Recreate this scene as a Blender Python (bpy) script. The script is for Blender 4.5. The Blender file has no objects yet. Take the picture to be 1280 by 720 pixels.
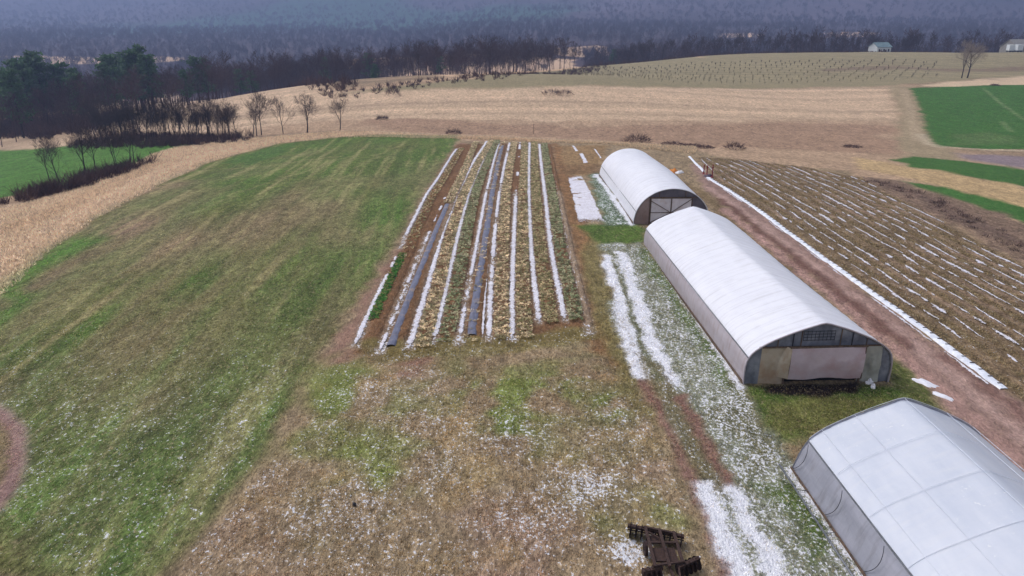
import bpy, math, random
import numpy as np
PI = math.pi
R = math.radians
random.seed(7)
rng = np.random.default_rng(7)
scene = bpy.context.scene
C = scene.collection

# ------------------------------------------------------------------ noise
def _h(xi, yi, seed):
    h = (xi.astype(np.int64) * 374761393 + yi.astype(np.int64) * 668265263 + seed * 974711) & 0xffffffff
    h = ((h ^ (h >> 13)) * 1274126177) & 0xffffffff
    h = h ^ (h >> 16)
    return (h & 0xffffff) / float(0xffffff)
def vn(x, y, seed=0):
    xi = np.floor(x); yi = np.floor(y)
    fx = x - xi; fy = y - yi
    fx = fx * fx * (3 - 2 * fx); fy = fy * fy * (3 - 2 * fy)
    a = _h(xi, yi, seed); b = _h(xi + 1, yi, seed); c = _h(xi, yi + 1, seed); d = _h(xi + 1, yi + 1, seed)
    return (a + (b - a) * fx) * (1 - fy) + (c + (d - c) * fx) * fy
def fbm(x, y, scale, octv=3, seed=0):            # about -1..1
    s = 0; a = 1; t = 0
    x = np.asarray(x, float) / scale; y = np.asarray(y, float) / scale
    for k in range(octv):
        s = s + a * (vn(x, y, seed + k * 17) * 2 - 1); t += a
        a *= .5; x = x * 2.03 + 5.1; y = y * 2.03 - 3.7
    return s / t * 1.4
def sst(a, b, v):
    t = np.clip((v - a) / (b - a), 0, 1)
    return t * t * (3 - 2 * t)

# ------------------------------------------------------------------ terrain heights
CAMH = 22.0
PITCH = R(21.3)
FPX = 900.0
def Z(x, y):
    x = np.asarray(x, float); y = np.asarray(y, float)
    a = np.maximum(0, -x - 12)
    z = -14 * (1 - np.exp(-(a / 113) ** 2))
    b = np.maximum(0, y - 75)
    z = z - 6.5 * (1 - np.exp(-(b / 90) ** 2))
    # tan hill past the hedgerow, running to the right into the orchard hill
    z = z + 8.0 * np.exp(-((y - 235) / 55) ** 2) * sst(-190, -60, x) * (1 - .55 * sst(0, 90, x))
    z = z + 7.2 * np.exp(-(np.maximum(0, np.abs(x - 200) - 60) / 105) ** 2) * np.exp(-((y - 350 - .12 * x) / 90) ** 2)
    yb = 300 + 75 * sst(-60, 150, x)
    z = z - 19 * sst(yb, yb + 230, y)
    z = z + 12 * sst(700, 1500, y)
    # mountains
    m = sst(1500, 4300, y + .28 * np.clip(x, -3000, 1500))
    z = z + m * (330 + 60 * fbm(x, y, 900, 3, 5)) + sst(1100, 1900, y) * 14 * fbm(x, y, 420, 3, 9)
    z = z + .22 * fbm(x, y, 17, 2, 3) * sst(25, 60, np.abs(y) + np.abs(x) * .2) + .5 * fbm(x, y, 70, 2, 4) * sst(120, 250, y)
    return z
cp, sp = math.cos(PITCH), math.sin(PITCH)
def ray(px, py):
    X = (px - 640) / FPX; V = (360 - py) / FPX
    d = np.array([X, cp + V * sp, -sp + V * cp])
    return d / np.linalg.norm(d)
def at(px, py):
    d = ray(px, py)
    T = 12 * 1.012 ** np.arange(540)
    P = T[:, None] * d
    h = P[:, 2] + CAMH - Z(P[:, 0], P[:, 1])
    k = np.argmax(h < 0)
    if h[k] >= 0: k = len(T) - 1
    lo, hi = T[max(k - 1, 0)], T[k]
    for _ in range(30):
        m = .5 * (lo + hi)
        if m * d[2] + CAMH - float(Z(m * d[0], m * d[1])) < 0: hi = m
        else: lo = m
    return (d[0] * lo, d[1] * lo)
def proj(x, y, z):
    z = z - CAMH
    zc = y * cp - z * sp; v = y * sp + z * cp
    return 640 + FPX * x / zc, 360 - FPX * v / zc
def crest(px, back=0.0):
    """point on the skyline of the orchard hill in the direction px, moved 'back' metres past it"""
    t = (px - 640) / FPX; Y = np.arange(280., 470., 2.); X = t * (Y * cp + 22 * sp)
    k = int(np.argmax((Z(X, Y) - CAMH) / Y)); k = min(max(k, 3), len(Y) - 1)
    y = Y[k] + back; return (t * (y * cp + 22 * sp), y)
def AT(pts): return np.array([at(*p) for p in pts])

# ------------------------------------------------------------------ helpers
def lin(c):
    c = np.asarray(c, float) / 255
    return np.where(c <= .04045, c / 12.92, ((c + .055) / 1.055) ** 2.4)
def tag(o, label=None, cat=None, group=None, kind=None):
    if label: o['label'] = label
    if cat: o['category'] = cat
    if group: o['group'] = group
    if kind: o['kind'] = kind
    return o
def empty(name, loc=(0, 0, 0), rz=0):
    o = bpy.data.objects.new(name, None); C.objects.link(o)
    o.empty_display_size = .3
    o.location = loc; o.rotation_euler = (0, 0, rz)
    return o
def copy_tree(o, parent=None):
    c = o.copy(); C.objects.link(c)
    if parent: c.parent = parent
    for ch in list(o.children): copy_tree(ch, c)
    return c
class MB:
    def __init__(s): s.v = []; s.f = []; s.c = []; s.smooth = False
    def add(s, v, f, col=None):
        b = len(s.v)
        s.v += [tuple(p) for p in v]; s.f += [tuple(i + b for i in q) for q in f]
        s.c += [col] * len(v)
        return s
    def box(s, x0, x1, y0, y1, z0, z1, M=None, col=None):
        v = [(x, y, z) for z in (z0, z1) for y in (y0, y1) for x in (x0, x1)]
        if M is not None: v = [tuple(M(p)) for p in v]
        return s.add(v, [(0, 2, 3, 1), (4, 5, 7, 6), (0, 1, 5, 4), (2, 6, 7, 3), (0, 4, 6, 2), (1, 3, 7, 5)], col)
    def tube(s, p, q, r, r2=None, n=8, col=None, cap=True):
        p = np.array(p, float); q = np.array(q, float); r2 = r if r2 is None else r2
        d = q - p; d /= max(1e-9, np.linalg.norm(d))
        u = np.cross(d, (0, 0, 1.)) if abs(d[2]) < .9 else np.cross(d, (1., 0, 0)); u /= np.linalg.norm(u); w = np.cross(d, u)
        v = []
        for c, rr in ((p, r), (q, r2)):
            for i in range(n):
                a = 2 * PI * i / n; v.append(c + rr * (u * math.cos(a) + w * math.sin(a)))
        f = [(i, (i + 1) % n, n + (i + 1) % n, n + i) for i in range(n)]
        if cap: f += [tuple(range(n - 1, -1, -1)), tuple(range(n, 2 * n))]
        return s.add(v, f, col)
    def bar(s, p, q, w, h, col=None):       # rectangular bar from p to q
        p = np.array(p, float); q = np.array(q, float); d = q - p; L = np.linalg.norm(d); d /= L
        u = np.cross(d, (0, 0, 1.)) if abs(d[2]) < .95 else np.array((1., 0, 0)); u /= np.linalg.norm(u); k = np.cross(u, d)
        v = [c + u * a * w / 2 + k * b * h / 2 for c in (p, q) for a, b in ((-1, -1), (1, -1), (1, 1), (-1, 1))]
        return s.add(v, [(0, 1, 5, 4), (1, 2, 6, 5), (2, 3, 7, 6), (3, 0, 4, 7), (3, 2, 1, 0), (4, 5, 6, 7)], col)
    def grid(s, P, col=None):               # P[i][j] points
        n, m = len(P), len(P[0])
        return s.add([p for r in P for p in r], [(i * m + j, i * m + j + 1, (i + 1) * m + j + 1, (i + 1) * m + j) for i in range(n - 1) for j in range(m - 1)], col)
    def build(s, name, mat, parent=None, smooth=False):
        return mesh_obj(name, np.array(s.v, float), s.f, mat, parent, smooth, None if not s.c or s.c[0] is None else np.array(s.c))
def mesh_obj(name, V, F, mat, parent=None, smooth=False, col=None, attrs=None):
    me = bpy.data.meshes.new(name)
    if isinstance(F, np.ndarray):
        nf, k = F.shape
        me.vertices.add(len(V)); me.vertices.foreach_set('co', np.ascontiguousarray(V, np.float32).ravel())
        me.loops.add(nf * k); me.loops.foreach_set('vertex_index', np.ascontiguousarray(F, np.int32).ravel())
        me.polygons.add(nf); me.polygons.foreach_set('loop_start', np.arange(0, nf * k, k, dtype=np.int32))
        me.update(calc_edges=True)
    else:
        me.from_pydata([tuple(map(float, p)) for p in V], [], F); me.update()
    me.polygons.foreach_set('use_smooth', np.full(len(me.polygons), smooth)); 
    if col is not None:
        a = me.color_attributes.new('Col', 'FLOAT_COLOR', 'POINT')
        c4 = np.ones((len(V), 4), np.float32); c4[:, :3] = col; a.data.foreach_set('color', c4.ravel())
    if attrs:
        for k_, arr in attrs.items():
            a = me.attributes.new(k_, 'FLOAT', 'POINT'); a.data.foreach_set('value', np.ascontiguousarray(arr, np.float32))
    for m in (mat if isinstance(mat, (list, tuple)) else [mat]): me.materials.append(m)
    o = bpy.data.objects.new(name, me); C.objects.link(o)
    if parent is not None: o.parent = parent
    return o

# ------------------------------------------------------------------ materials
def newmat(name):
    m = bpy.data.materials.new(name); m.use_nodes = True
    nt = m.node_tree; nt.nodes.clear()
    out = nt.nodes.new('ShaderNodeOutputMaterial'); b = nt.nodes.new('ShaderNodeBsdfPrincipled')
    nt.links.new(b.outputs[0], out.inputs[0])
    return m, nt, b
def N(nt, typ, **kw):
    n = nt.nodes.new(typ)
    for k, v in kw.items():
        if k in n.inputs.keys(): n.inputs[k].default_value = v
        else: setattr(n, k, v)
    return n
def noise(nt, vec, scale, detail=3, rough=.55):
    n = nt.nodes.new('ShaderNodeTexNoise'); n.inputs['Scale'].default_value = scale
    n.inputs['Detail'].default_value = detail; n.inputs['Roughness'].default_value = rough
    if vec is not None: nt.links.new(vec, n.inputs['Vector'])
    return n.outputs['Fac']
def mapping(nt, vec, sc=(1, 1, 1), rot=(0, 0, 0)):
    n = nt.nodes.new('ShaderNodeMapping'); n.inputs['Scale'].default_value = sc; n.inputs['Rotation'].default_value = rot
    nt.links.new(vec, n.inputs['Vector']); return n.outputs[0]
def mr(nt, v, a, b, c, d, smooth=False):
    n = nt.nodes.new('ShaderNodeMapRange'); nt.links.new(v, n.inputs[0])
    if smooth: n.interpolation_type = 'SMOOTHSTEP'
    for i, x in enumerate((a, b, c, d)): n.inputs[i + 1].default_value = x
    return n.outputs[0]
def math_(nt, op, a, b=None, clamp=False):
    n = nt.nodes.new('ShaderNodeMath'); n.operation = op; n.use_clamp = clamp
    for i, v in enumerate((a, b)):
        if v is None: continue
        if hasattr(v, 'links'): nt.links.new(v, n.inputs[i])
        else: n.inputs[i].default_value = v
    return n.outputs[0]
def mix(nt, f, a, b, mode='MIX'):
    n = nt.nodes.new('ShaderNodeMix'); n.data_type = 'RGBA'; n.blend_type = mode
    for v, i in ((f, 0), (a, 6), (b, 7)):
        if hasattr(v, 'links'): nt.links.new(v, n.inputs[i])
        else:
            if i == 0: n.inputs[0].default_value = v
            else: n.inputs[i].default_value = (*[float(q) for q in v], 1)
    return n.outputs[2]
def bump(nt, b, h, strength=.5, dist=.05):
    n = nt.nodes.new('ShaderNodeBump'); n.inputs['Strength'].default_value = strength; n.inputs['Distance'].default_value = dist
    nt.links.new(h, n.inputs['Height']); nt.links.new(n.outputs[0], b.inputs['Normal'])
def simple(name, c1, c2=None, scale=3, rough=.8, metallic=0, bmp=0, bdist=.02, stretch=(1, 1, 1), lo=.35, hi=.65, spec=.3, coord='Object'):
    m, nt, b = newmat(name)
    tc = nt.nodes.new('ShaderNodeTexCoord').outputs[coord]
    v = mapping(nt, tc, stretch)
    c1 = lin(c1); c2 = lin(c2) if c2 is not None else c1 * .75
    n1 = noise(nt, v, scale, 4)
    nt.links.new(mix(nt, mr(nt, n1, lo, hi, 0, 1), c1, c2), b.inputs['Base Color'])
    b.inputs['Roughness'].default_value = rough; b.inputs['Metallic'].default_value = metallic
    b.inputs['Specular IOR Level'].default_value = spec
    if bmp: bump(nt, b, noise(nt, v, scale * 3, 3), bmp, bdist)
    return m
def vcol(name, rough=.85, var=.25, scale=9, up=0.0):
    m, nt, b = newmat(name)
    a = nt.nodes.new('ShaderNodeAttribute'); a.attribute_name = 'Col'
    geo = nt.nodes.new('ShaderNodeNewGeometry').outputs['Position']
    n1 = mr(nt, noise(nt, geo, scale, 3), .3, .7, 1 - var, 1 + var)
    nt.links.new(mix(nt, 1.0, a.outputs['Color'], n1, 'MULTIPLY'), b.inputs['Base Color'])
    b.inputs['Roughness'].default_value = rough; b.inputs['Specular IOR Level'].default_value = .15
    if up:      # thin blades lit through as much as from the front: soften their normals towards the sky
        g = nt.nodes.new('ShaderNodeNewGeometry'); v1 = nt.nodes.new('ShaderNodeVectorMath'); v1.operation = 'SCALE'; nt.links.new(g.outputs['Normal'], v1.inputs[0]); v1.inputs['Scale'].default_value = 1 - up
        v2 = nt.nodes.new('ShaderNodeVectorMath'); v2.operation = 'ADD'; nt.links.new(v1.outputs[0], v2.inputs[0]); v2.inputs[1].default_value = (0, 0, up)
        v3 = nt.nodes.new('ShaderNodeVectorMath'); v3.operation = 'NORMALIZE'; nt.links.new(v2.outputs[0], v3.inputs[0]); nt.links.new(v3.outputs[0], b.inputs['Normal'])
        tr = nt.nodes.new('ShaderNodeBsdfTranslucent'); nt.links.new(b.inputs['Base Color'].links[0].from_socket, tr.inputs[0]); pass
        ad = nt.nodes.new('ShaderNodeAddShader'); nt.links.new(b.outputs[0], ad.inputs[0]); nt.links.new(tr.outputs[0], ad.inputs[1])
        nt.links.new(ad.outputs[0], nt.nodes['Material Output'].inputs[0])
    return m

def ground_material():
    m, nt, b = newmat('ground_cover')
    geo = nt.nodes.new('ShaderNodeNewGeometry').outputs['Position']
    A = nt.nodes.new('ShaderNodeAttribute'); A.attribute_name = 'Col'
    S = nt.nodes.new('ShaderNodeAttribute'); S.attribute_name = 'snow'
    T = nt.nodes.new('ShaderNodeAttribute'); T.attribute_name = 'mottle'
    v = mapping(nt, geo, (1, .5, 1), (0, 0, R(4)))
    n_big = noise(nt, v, .35, 5, .6)
    n_mid = noise(nt, v, 1.7, 5, .65)
    n_fine = noise(nt, v, 7.0, 4, .7)
    k = math_(nt, 'MULTIPLY', mr(nt, n_big, .3, .7, .8, 1.2), mr(nt, n_mid, .32, .68, .58, 1.42))
    k = math_(nt, 'MULTIPLY', k, mr(nt, n_fine, .32, .68, .5, 1.5))
    k1 = math_(nt, 'ADD', math_(nt, 'MULTIPLY', math_(nt, 'SUBTRACT', k, 1.0), T.outputs['Fac']), 1.0)
    far_n = mr(nt, noise(nt, mapping(nt, geo, (1, .5, 1)), .035, 6, .7), .35, .65, .75, 1.25)
    sx = nt.nodes.new('ShaderNodeSeparateXYZ'); nt.links.new(geo, sx.inputs[0]); fm = mr(nt, sx.outputs['Y'], 1000, 1500, 0, 1)
    k1 = math_(nt, 'MULTIPLY', k1, math_(nt, 'ADD', math_(nt, 'MULTIPLY', math_(nt, 'SUBTRACT', far_n, 1.0), fm), 1.0))
    col = mix(nt, 1.0, A.outputs['Color'], k1, 'MULTIPLY')
    # pale straw and dark soil flecks
    n_a = noise(nt, mapping(nt, geo, (1, .6, 1), (0, 0, .5)), 5.0, 4, .7)
    n_b = noise(nt, mapping(nt, geo, (1, .7, 1), (0, 0, 1.9)), 3.1, 5, .7)
    fs = math_(nt, 'MULTIPLY', mr(nt, n_a, .55, .72, 0, .55), T.outputs['Fac'], True)
    col = mix(nt, fs, col, lin((196, 174, 140)))
    fd = math_(nt, 'MULTIPLY', mr(nt, n_b, .56, .72, 0, .55), T.outputs['Fac'], True)
    col = mix(nt, fd, col, lin((84, 66, 52)))
    # snow lying in flecks wherever 'snow' is high
    sn = math_(nt, 'ADD', math_(nt, 'MULTIPLY', noise(nt, mapping(nt, geo, (1, .8, 1), (0, 0, .3)), 6.5, 5, .72), .75), math_(nt, 'MULTIPLY', n_mid, .25))
    sn = mr(nt, sn, .32, .68, 0, 1)
    thr = math_(nt, 'SUBTRACT', 1.0, S.outputs['Fac'])
    sf = mr(nt, math_(nt, 'SUBTRACT', sn, thr), 0, .10, 0, 1)
    snc = mix(nt, mr(nt, n_fine, .35, .65, 0, 1), lin((222, 222, 232)), lin((240, 240, 245)))
    col = mix(nt, sf, col, snc)
    nt.links.new(col, b.inputs['Base Color'])
    b.inputs['Roughness'].default_value = .93; b.inputs['Specular IOR Level'].default_value = .12
    h = math_(nt, 'ADD', math_(nt, 'MULTIPLY', n_fine, .5), n_mid)
    bump(nt, b, h, 1.0, .32)
    return m

# ------------------------------------------------------------------ ground painting in plan
def sdpoly(P, X, Y):
    n = len(P); d2 = np.full(X.shape, 1e18); ins = np.zeros(X.shape, bool)
    for i in range(n):
        ax, ay = P[i]; bx, by = P[(i + 1) % n]
        ex, ey = bx - ax, by - ay
        wx, wy = X - ax, Y - ay
        t = np.clip((wx * ex + wy * ey) / (ex * ex + ey * ey + 1e-12), 0, 1)
        d2 = np.minimum(d2, (wx - ex * t) ** 2 + (wy - ey * t) ** 2)
        cnd = ((ay > Y) != (by > Y)) & (X < ex * (Y - ay) / (by - ay + 1e-12) + ax)
        ins ^= cnd
    d = np.sqrt(d2)
    return np.where(ins, -d, d)
def dline(P, X, Y):
    d2 = np.full(X.shape, 1e18)
    for i in range(len(P) - 1):
        ax, ay = P[i]; bx, by = P[i + 1]
        ex, ey = bx - ax, by - ay; wx, wy = X - ax, Y - ay
        t = np.clip((wx * ex + wy * ey) / (ex * ex + ey * ey + 1e-12), 0, 1)
        d2 = np.minimum(d2, (wx - ex * t) ** 2 + (wy - ey * t) ** 2)
    return np.sqrt(d2)
OPS = []
def poly(px, rgb, feather=.6, warp=.8, amt=1, snow=None, mottle=None, world=False, wscale=None):
    OPS.append(('p', np.array(px, float) if world else AT(px), rgb, feather, warp, amt, snow, mottle, wscale))
def band(px, width, rgb, feather=.3, warp=.3, amt=1, snow=None, mottle=None, wscale=None):
    OPS.append(('b', AT(px), rgb, feather, warp, amt, snow, mottle, wscale, width))
def fn(f): OPS.append(('f', f))

BASE = (150, 128, 104)
left_edge = [(-160, 520), (-60, 432), (0, 372), (60, 314), (130, 268), (190, 236), (250, 207), (300, 192), (350, 179), (430, 171), (500, 169), (572, 170)]
left_right = [(574, 178), (545, 222), (505, 290), (462, 358), (420, 415), (392, 460), (366, 510), (330, 580), (272, 650), (205, 722), (120, 820)]
hedge_base = [(-160, 330), (-60, 288), (0, 262), (50, 250), (90, 236), (130, 222), (168, 206), (190, 193), (220, 184), (262, 179), (330, 172), (430, 164)]

# --- far country
fn(lambda X, Y, c, s, t: far_paint(X, Y, c, s, t))
def far_paint(X, Y, c, s, t):
    w = sst(300, 480, Y)[:, None]
    wood = lin((70, 56, 60)) * (1 + .25 * fbm(X, Y, 90, 3, 31)[:, None])
    mt = lin((74, 62, 70)) * (1 + .8 * np.clip(fbm(X, Y * .6, 300, 4, 37), -.9, .9)[:, None])
    g = sst(.25, .6, fbm(X, Y * .8, 520, 3, 43))[:, None]
    mt = mt * (1 - .8 * g) + lin((34, 84, 56)) * .8 * g
    wm = sst(1300, 1900, Y)[:, None]
    far = wood * (1 - wm) + mt * wm
    c[:] = c * (1 - w) + far * w
    t[:] = t * (1 - .5 * sst(300, 600, Y))
# tan fields beyond
TANF = [(-160, 172), (60, 166), (120, 164), (180, 172), (120, 118), (200, 105), (430, 110), (620, 95), (900, 100), (1110, 100), (1150, 108), (1170, 186), (1300, 200), (1500, 210), (1500, 330), (1280, 320), (1100, 235), (880, 200), (560, 178), (430, 176), (220, 200), (60, 250), (-60, 290), (-160, 330)]
poly(TANF, (176, 148, 122), 3, 3, mottle=.75)
poly([(110, 122), (200, 112), (430, 113), (620, 112), (900, 110), (1112, 109), (1118, 128), (1125, 150), (1000, 150), (700, 152), (440, 150), (300, 160), (180, 176), (130, 140)], (198, 170, 142), 2, 3, mottle=.7)
poly([(450, 150), (700, 156), (1000, 156), (1128, 158), (1130, 190), (1000, 186), (900, 182), (700, 172), (480, 166), (430, 160)], (158, 128, 106), 2, 5, amt=.85, mottle=.9)
def mowbands(X, Y, c, s, t):
    w = sst(165, 185, Y) * (1 - sst(300, 330, Y)) * sst(-110, -70, X)
    b = vn((Y + 6 * fbm(X, Y, 90, 2, 3)) / 4.2, X / 300, 5) - .5
    b2 = vn((Y + 6 * fbm(X, Y, 90, 2, 3)) / 1.3, X / 60, 8) - .5
    c *= (1 + (w * (b * .40 + b2 * .25)))[:, None]
fn(mowbands)
# orchard hill
ORCH = [(430, 116), (620, 112), (900, 110), (1110, 108), (1165, 103), (1290, 94), (1500, 80), (1500, 80)]
ORCH_W = np.concatenate([AT(ORCH), np.array([crest(px, 22) for px in (1500, 1290, 1150, 1000, 860, 740, 640)]), AT([(600, 98), (500, 108)])])
poly(ORCH_W, (146, 134, 104), 3, 2, mottle=.5, world=True)
def orchrows(X, Y, c, s, t):
    w = sst(255, 290, Y) * (1 - sst(440, 520, Y)) * sst(-20, 30, X)
    u = (X * .35 + Y)
    b = np.cos(u * 2 * PI / 9.0) * .10 + (vn(u / 9, X / 200, 2) - .5) * .2
    c *= (1 + w * b)[:, None]
fn(orchrows)
band([(1040, 88), (1120, 84), (1180, 88), (1240, 88), (1300, 84)], 5, (120, 96, 84), 2, 2, amt=.6)
# bare brown bank right of orchard and pale track
poly([(1150, 108), (1180, 103), (1230, 98), (1290, 95), (1420, 92), (1420, 100), (1290, 106), (1200, 109)], (206, 180, 150), 1.5, 1.5, mottle=.4)
# distant fields between the woods
for pg in ([(436, 74), (520, 70), (640, 70), (720, 74), (738, 84), (640, 92), (560, 98), (480, 96), (430, 86)],
           [(690, 60), (745, 57), (790, 62), (860, 66), (880, 72), (800, 76), (740, 72), (690, 68)],
           [(20, 68), (130, 72), (200, 70), (240, 74), (160, 80), (60, 80)]):
    poly(pg, (205, 172, 140), 3, 6, mottle=.3)
for pg in ([(902, 42), (930, 41), (952, 43), (948, 47), (905, 47)], [(1034, 41), (1062, 40), (1092, 41), (1090, 46), (1040, 47)]):
    poly(pg, (225, 190, 160), 10, 12, mottle=.2)
# strip beside the green field: farm lane
poly([(1110, 108), (1138, 108), (1150, 135), (1158, 165), (1168, 184), (1195, 188), (1195, 200), (1125, 198), (1122, 165), (1124, 140)], (158, 140, 112), 1.2, 1.2, mottle=.6)
band([(1130, 112), (1138, 140), (1146, 175)], 1.0, (182, 160, 132), .7, .4, amt=.6)
GREEN = (62, 104, 44)
poly([(1138, 110), (1200, 108), (1290, 106), (1500, 104), (1500, 200), (1290, 186), (1220, 186), (1172, 183), (1159, 165), (1150, 135)], GREEN, .8, .8, mottle=.85)
poly([(1190, 168), (1235, 166), (1275, 172), (1270, 180), (1200, 182)], (96, 112, 70), 2, 2, amt=.5)
band([(1150, 168), (1160, 178), (1176, 184), (1230, 187), (1300, 188)], 1.0, (190, 172, 146), .5, .5, amt=.8)
band([(1228, 110), (1255, 132), (1300, 158)], .35, (130, 145, 100), .3, .2, amt=.7)
band([(1253, 152), (1266, 165)], .35, (130, 145, 100), .3, .2, amt=.6)
poly([(1195, 192), (1300, 196), (1500, 215), (1500, 240), (1290, 212), (1215, 200)], (140, 124, 128), 1.5, 1, mottle=.5)
poly([(1114, 199), (1140, 196), (1200, 201), (1290, 213), (1500, 240), (1500, 268), (1290, 236), (1200, 219), (1140, 209)], (66, 104, 48), .7, .8, mottle=.5)
poly([(1060, 196), (1140, 209), (1290, 237), (1500, 275), (1500, 300), (1290, 265), (1180, 235), (1080, 212)], (186, 158, 118), 1, 1, mottle=.7)
poly([(1120, 226), (1180, 234), (1240, 248), (1290, 262), (1500, 315), (1500, 335), (1290, 282), (1220, 258), (1160, 238)], (66, 108, 48), .6, .6, mottle=.5)
poly([(1078, 220), (1130, 226), (1180, 242), (1240, 265), (1290, 285), (1500, 360), (1500, 420), (1290, 335), (1200, 288), (1120, 248), (1080, 232)], (128, 106, 90), 1.0, 1.4, mottle=1)
poly([(1085, 224), (1120, 228), (1180, 252), (1240, 282), (1290, 308), (1500, 390), (1500, 410), (1290, 318), (1220, 285), (1150, 250)], (104, 84, 76), .8, 1.2, amt=.7, mottle=1)
# left low fields
poly([(-160, 176), (0, 166), (60, 165), (115, 165), (180, 172), (238, 178), (160, 182), (60, 188), (-160, 196)], (196, 168, 140), 1, 1.5, mottle=.5)
poly([(-160, 198), (0, 188), (60, 185), (112, 179), (180, 176), (228, 178), (238, 182), (205, 192), (180, 203), (150, 212), (90, 232), (50, 240), (0, 248), (-60, 268), (-160, 300)], (76, 118, 46), 1, 1.2, mottle=.9)
band([(-20, 204), (22, 199), (60, 193)], .4, (128, 148, 96), .4, .2, amt=.7)
# tan bank between hedgerow and hill field
poly(hedge_base + left_edge[::-1], (186, 158, 130), 1.0, 1.5, mottle=.9)
band([(0, 325), (60, 290), (130, 250), (190, 220), (250, 196), (330, 178)], 1.4, (208, 180, 156), 1.2, .8, amt=.7)
band([(0, 292), (60, 268), (130, 237), (190, 207)], 2, (164, 124, 88), 1.2, .8, amt=.6)
# hill field
LF = left_edge + left_right
poly(LF, (100, 104, 58), .8, .9, mottle=1.0)
def hillfield(X, Y, c, s, t):
    P = hillP
    m = X < 0
    idx = np.where(m & (X > P[:, 0].min() - 5) & (Y < P[:, 1].max() + 5))[0]
    if not len(idx): return
    x, y = X[idx], Y[idx]
    w = sst(.5, -1.5, sdpoly(P, x, y))
    u = x + .055 * (y - 60) + .9 * fbm(x, y, 40, 2, 77)
    st1 = fbm(u * 3.0, y * .16, 3.0, 3, 12)         # long mown streaks
    st2 = fbm(u * 1.2, y * .12, 5.0, 3, 23)
    big = fbm(x, y, 26, 3, 44)
    brown = sst(.0, .8, big + .35 * st2 + .45 * np.exp(-((y - 62) / 22) ** 2) * np.exp(-((x + 26) / 18) ** 2) + .28)
    green = np.clip(sst(-8, -32, x - .35 * (y - 30)) * .6 + sst(48, 34, y) * .75 + .4 * np.exp(-((x + 10) / 7) ** 2 - ((y - 78) / 18) ** 2), 0, 1) * sst(-.6, .5, -big * .5 + st2 * .7 + .2)
    cc = c[idx]
    def lerp(cc, col, f): return cc * (1 - f)[:, None] + lin(col) * f[:, None]
    cc = lerp(cc, (142, 117, 96), brown * 1.0 * w)
    cc = lerp(cc, (68, 114, 38), np.maximum(green * .9, .75 * sst(46, 36, y) * sst(-.7, .2, st2 + big * .3)) * w)
    cc = lerp(cc, (166, 154, 110), sst(.15, .8, st1) * .6 * w * (1 - .5 * green))
    cc = lerp(cc, (70, 84, 44), sst(.15, .8, -st1) * .5 * w)
    cc = lerp(cc, (122, 106, 78), sst(.1, .8, st2) * .4 * w)
    c[idx] = cc
    sn = (.28 * sst(70, 34, y) + .04 * sst(.2, .9, st1)) * w
    s[idx] = np.maximum(s[idx], sn)
hillP = AT(LF)
fn(hillfield)
def worn(X, Y, c, s, t):
    P = AT([(60, 470), (110, 380), (200, 310), (300, 270), (420, 262), (440, 300), (380, 380), (330, 440), (240, 470), (150, 500)])
    idx = np.where((X > P[:, 0].min() - 12) & (X < P[:, 0].max() + 12) & (Y > P[:, 1].min() - 12) & (Y < P[:, 1].max() + 12))[0]
    if not len(idx): return
    x, y = X[idx], Y[idx]
    w = sst(7, -5, sdpoly(P, x, y) + 5 * fbm(x, y, 9, 3, 88)) * sst(-.9, .5, fbm(x * 2.4, y * .3, 3.5, 3, 33)) * sst(.5, -1.5, sdpoly(hillP, x, y))
    cc = c[idx]; cc = cc * (1 - .45 * w)[:, None] + lin((140, 120, 92)) * (.45 * w)[:, None]; c[idx] = cc
fn(worn)
for ln in ([(165, 240), (240, 214), (330, 208), (420, 196)], [(240, 268), (320, 232), (372, 218), (440, 195)], [(386, 262), (424, 228), (470, 196), (500, 180)], [(508, 262), (532, 222), (556, 190)]):
    band(ln, .25, (150, 142, 100), .5, 1.0, amt=.5)
poly([(275, 205), (330, 186), (362, 180), (350, 194), (310, 206)], (72, 104, 48), 1, 1.2, amt=.8)
poly([(0, 372), (60, 316), (100, 292), (120, 300), (60, 350), (0, 420)], (80, 124, 46), 2, 2, amt=.85)
# path on the left edge
poly([(-60, 500), (-10, 512), (18, 525), (31, 548), (30, 578), (18, 612), (-8, 645), (-60, 680)], (128, 112, 84), .3, .25, snow=.05)
band([(-50, 498), (-5, 513), (15, 527), (24, 550), (22, 580), (12, 606), (-12, 640), (-50, 676)], .42, (152, 122, 116), .22, .2, snow=0, mottle=.5)
band([(-50, 490), (0, 508), (24, 525), (34, 550), (33, 580), (22, 612), (0, 645)], .12, (150, 150, 130), .2, .15, snow=.55, amt=.5)
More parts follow.
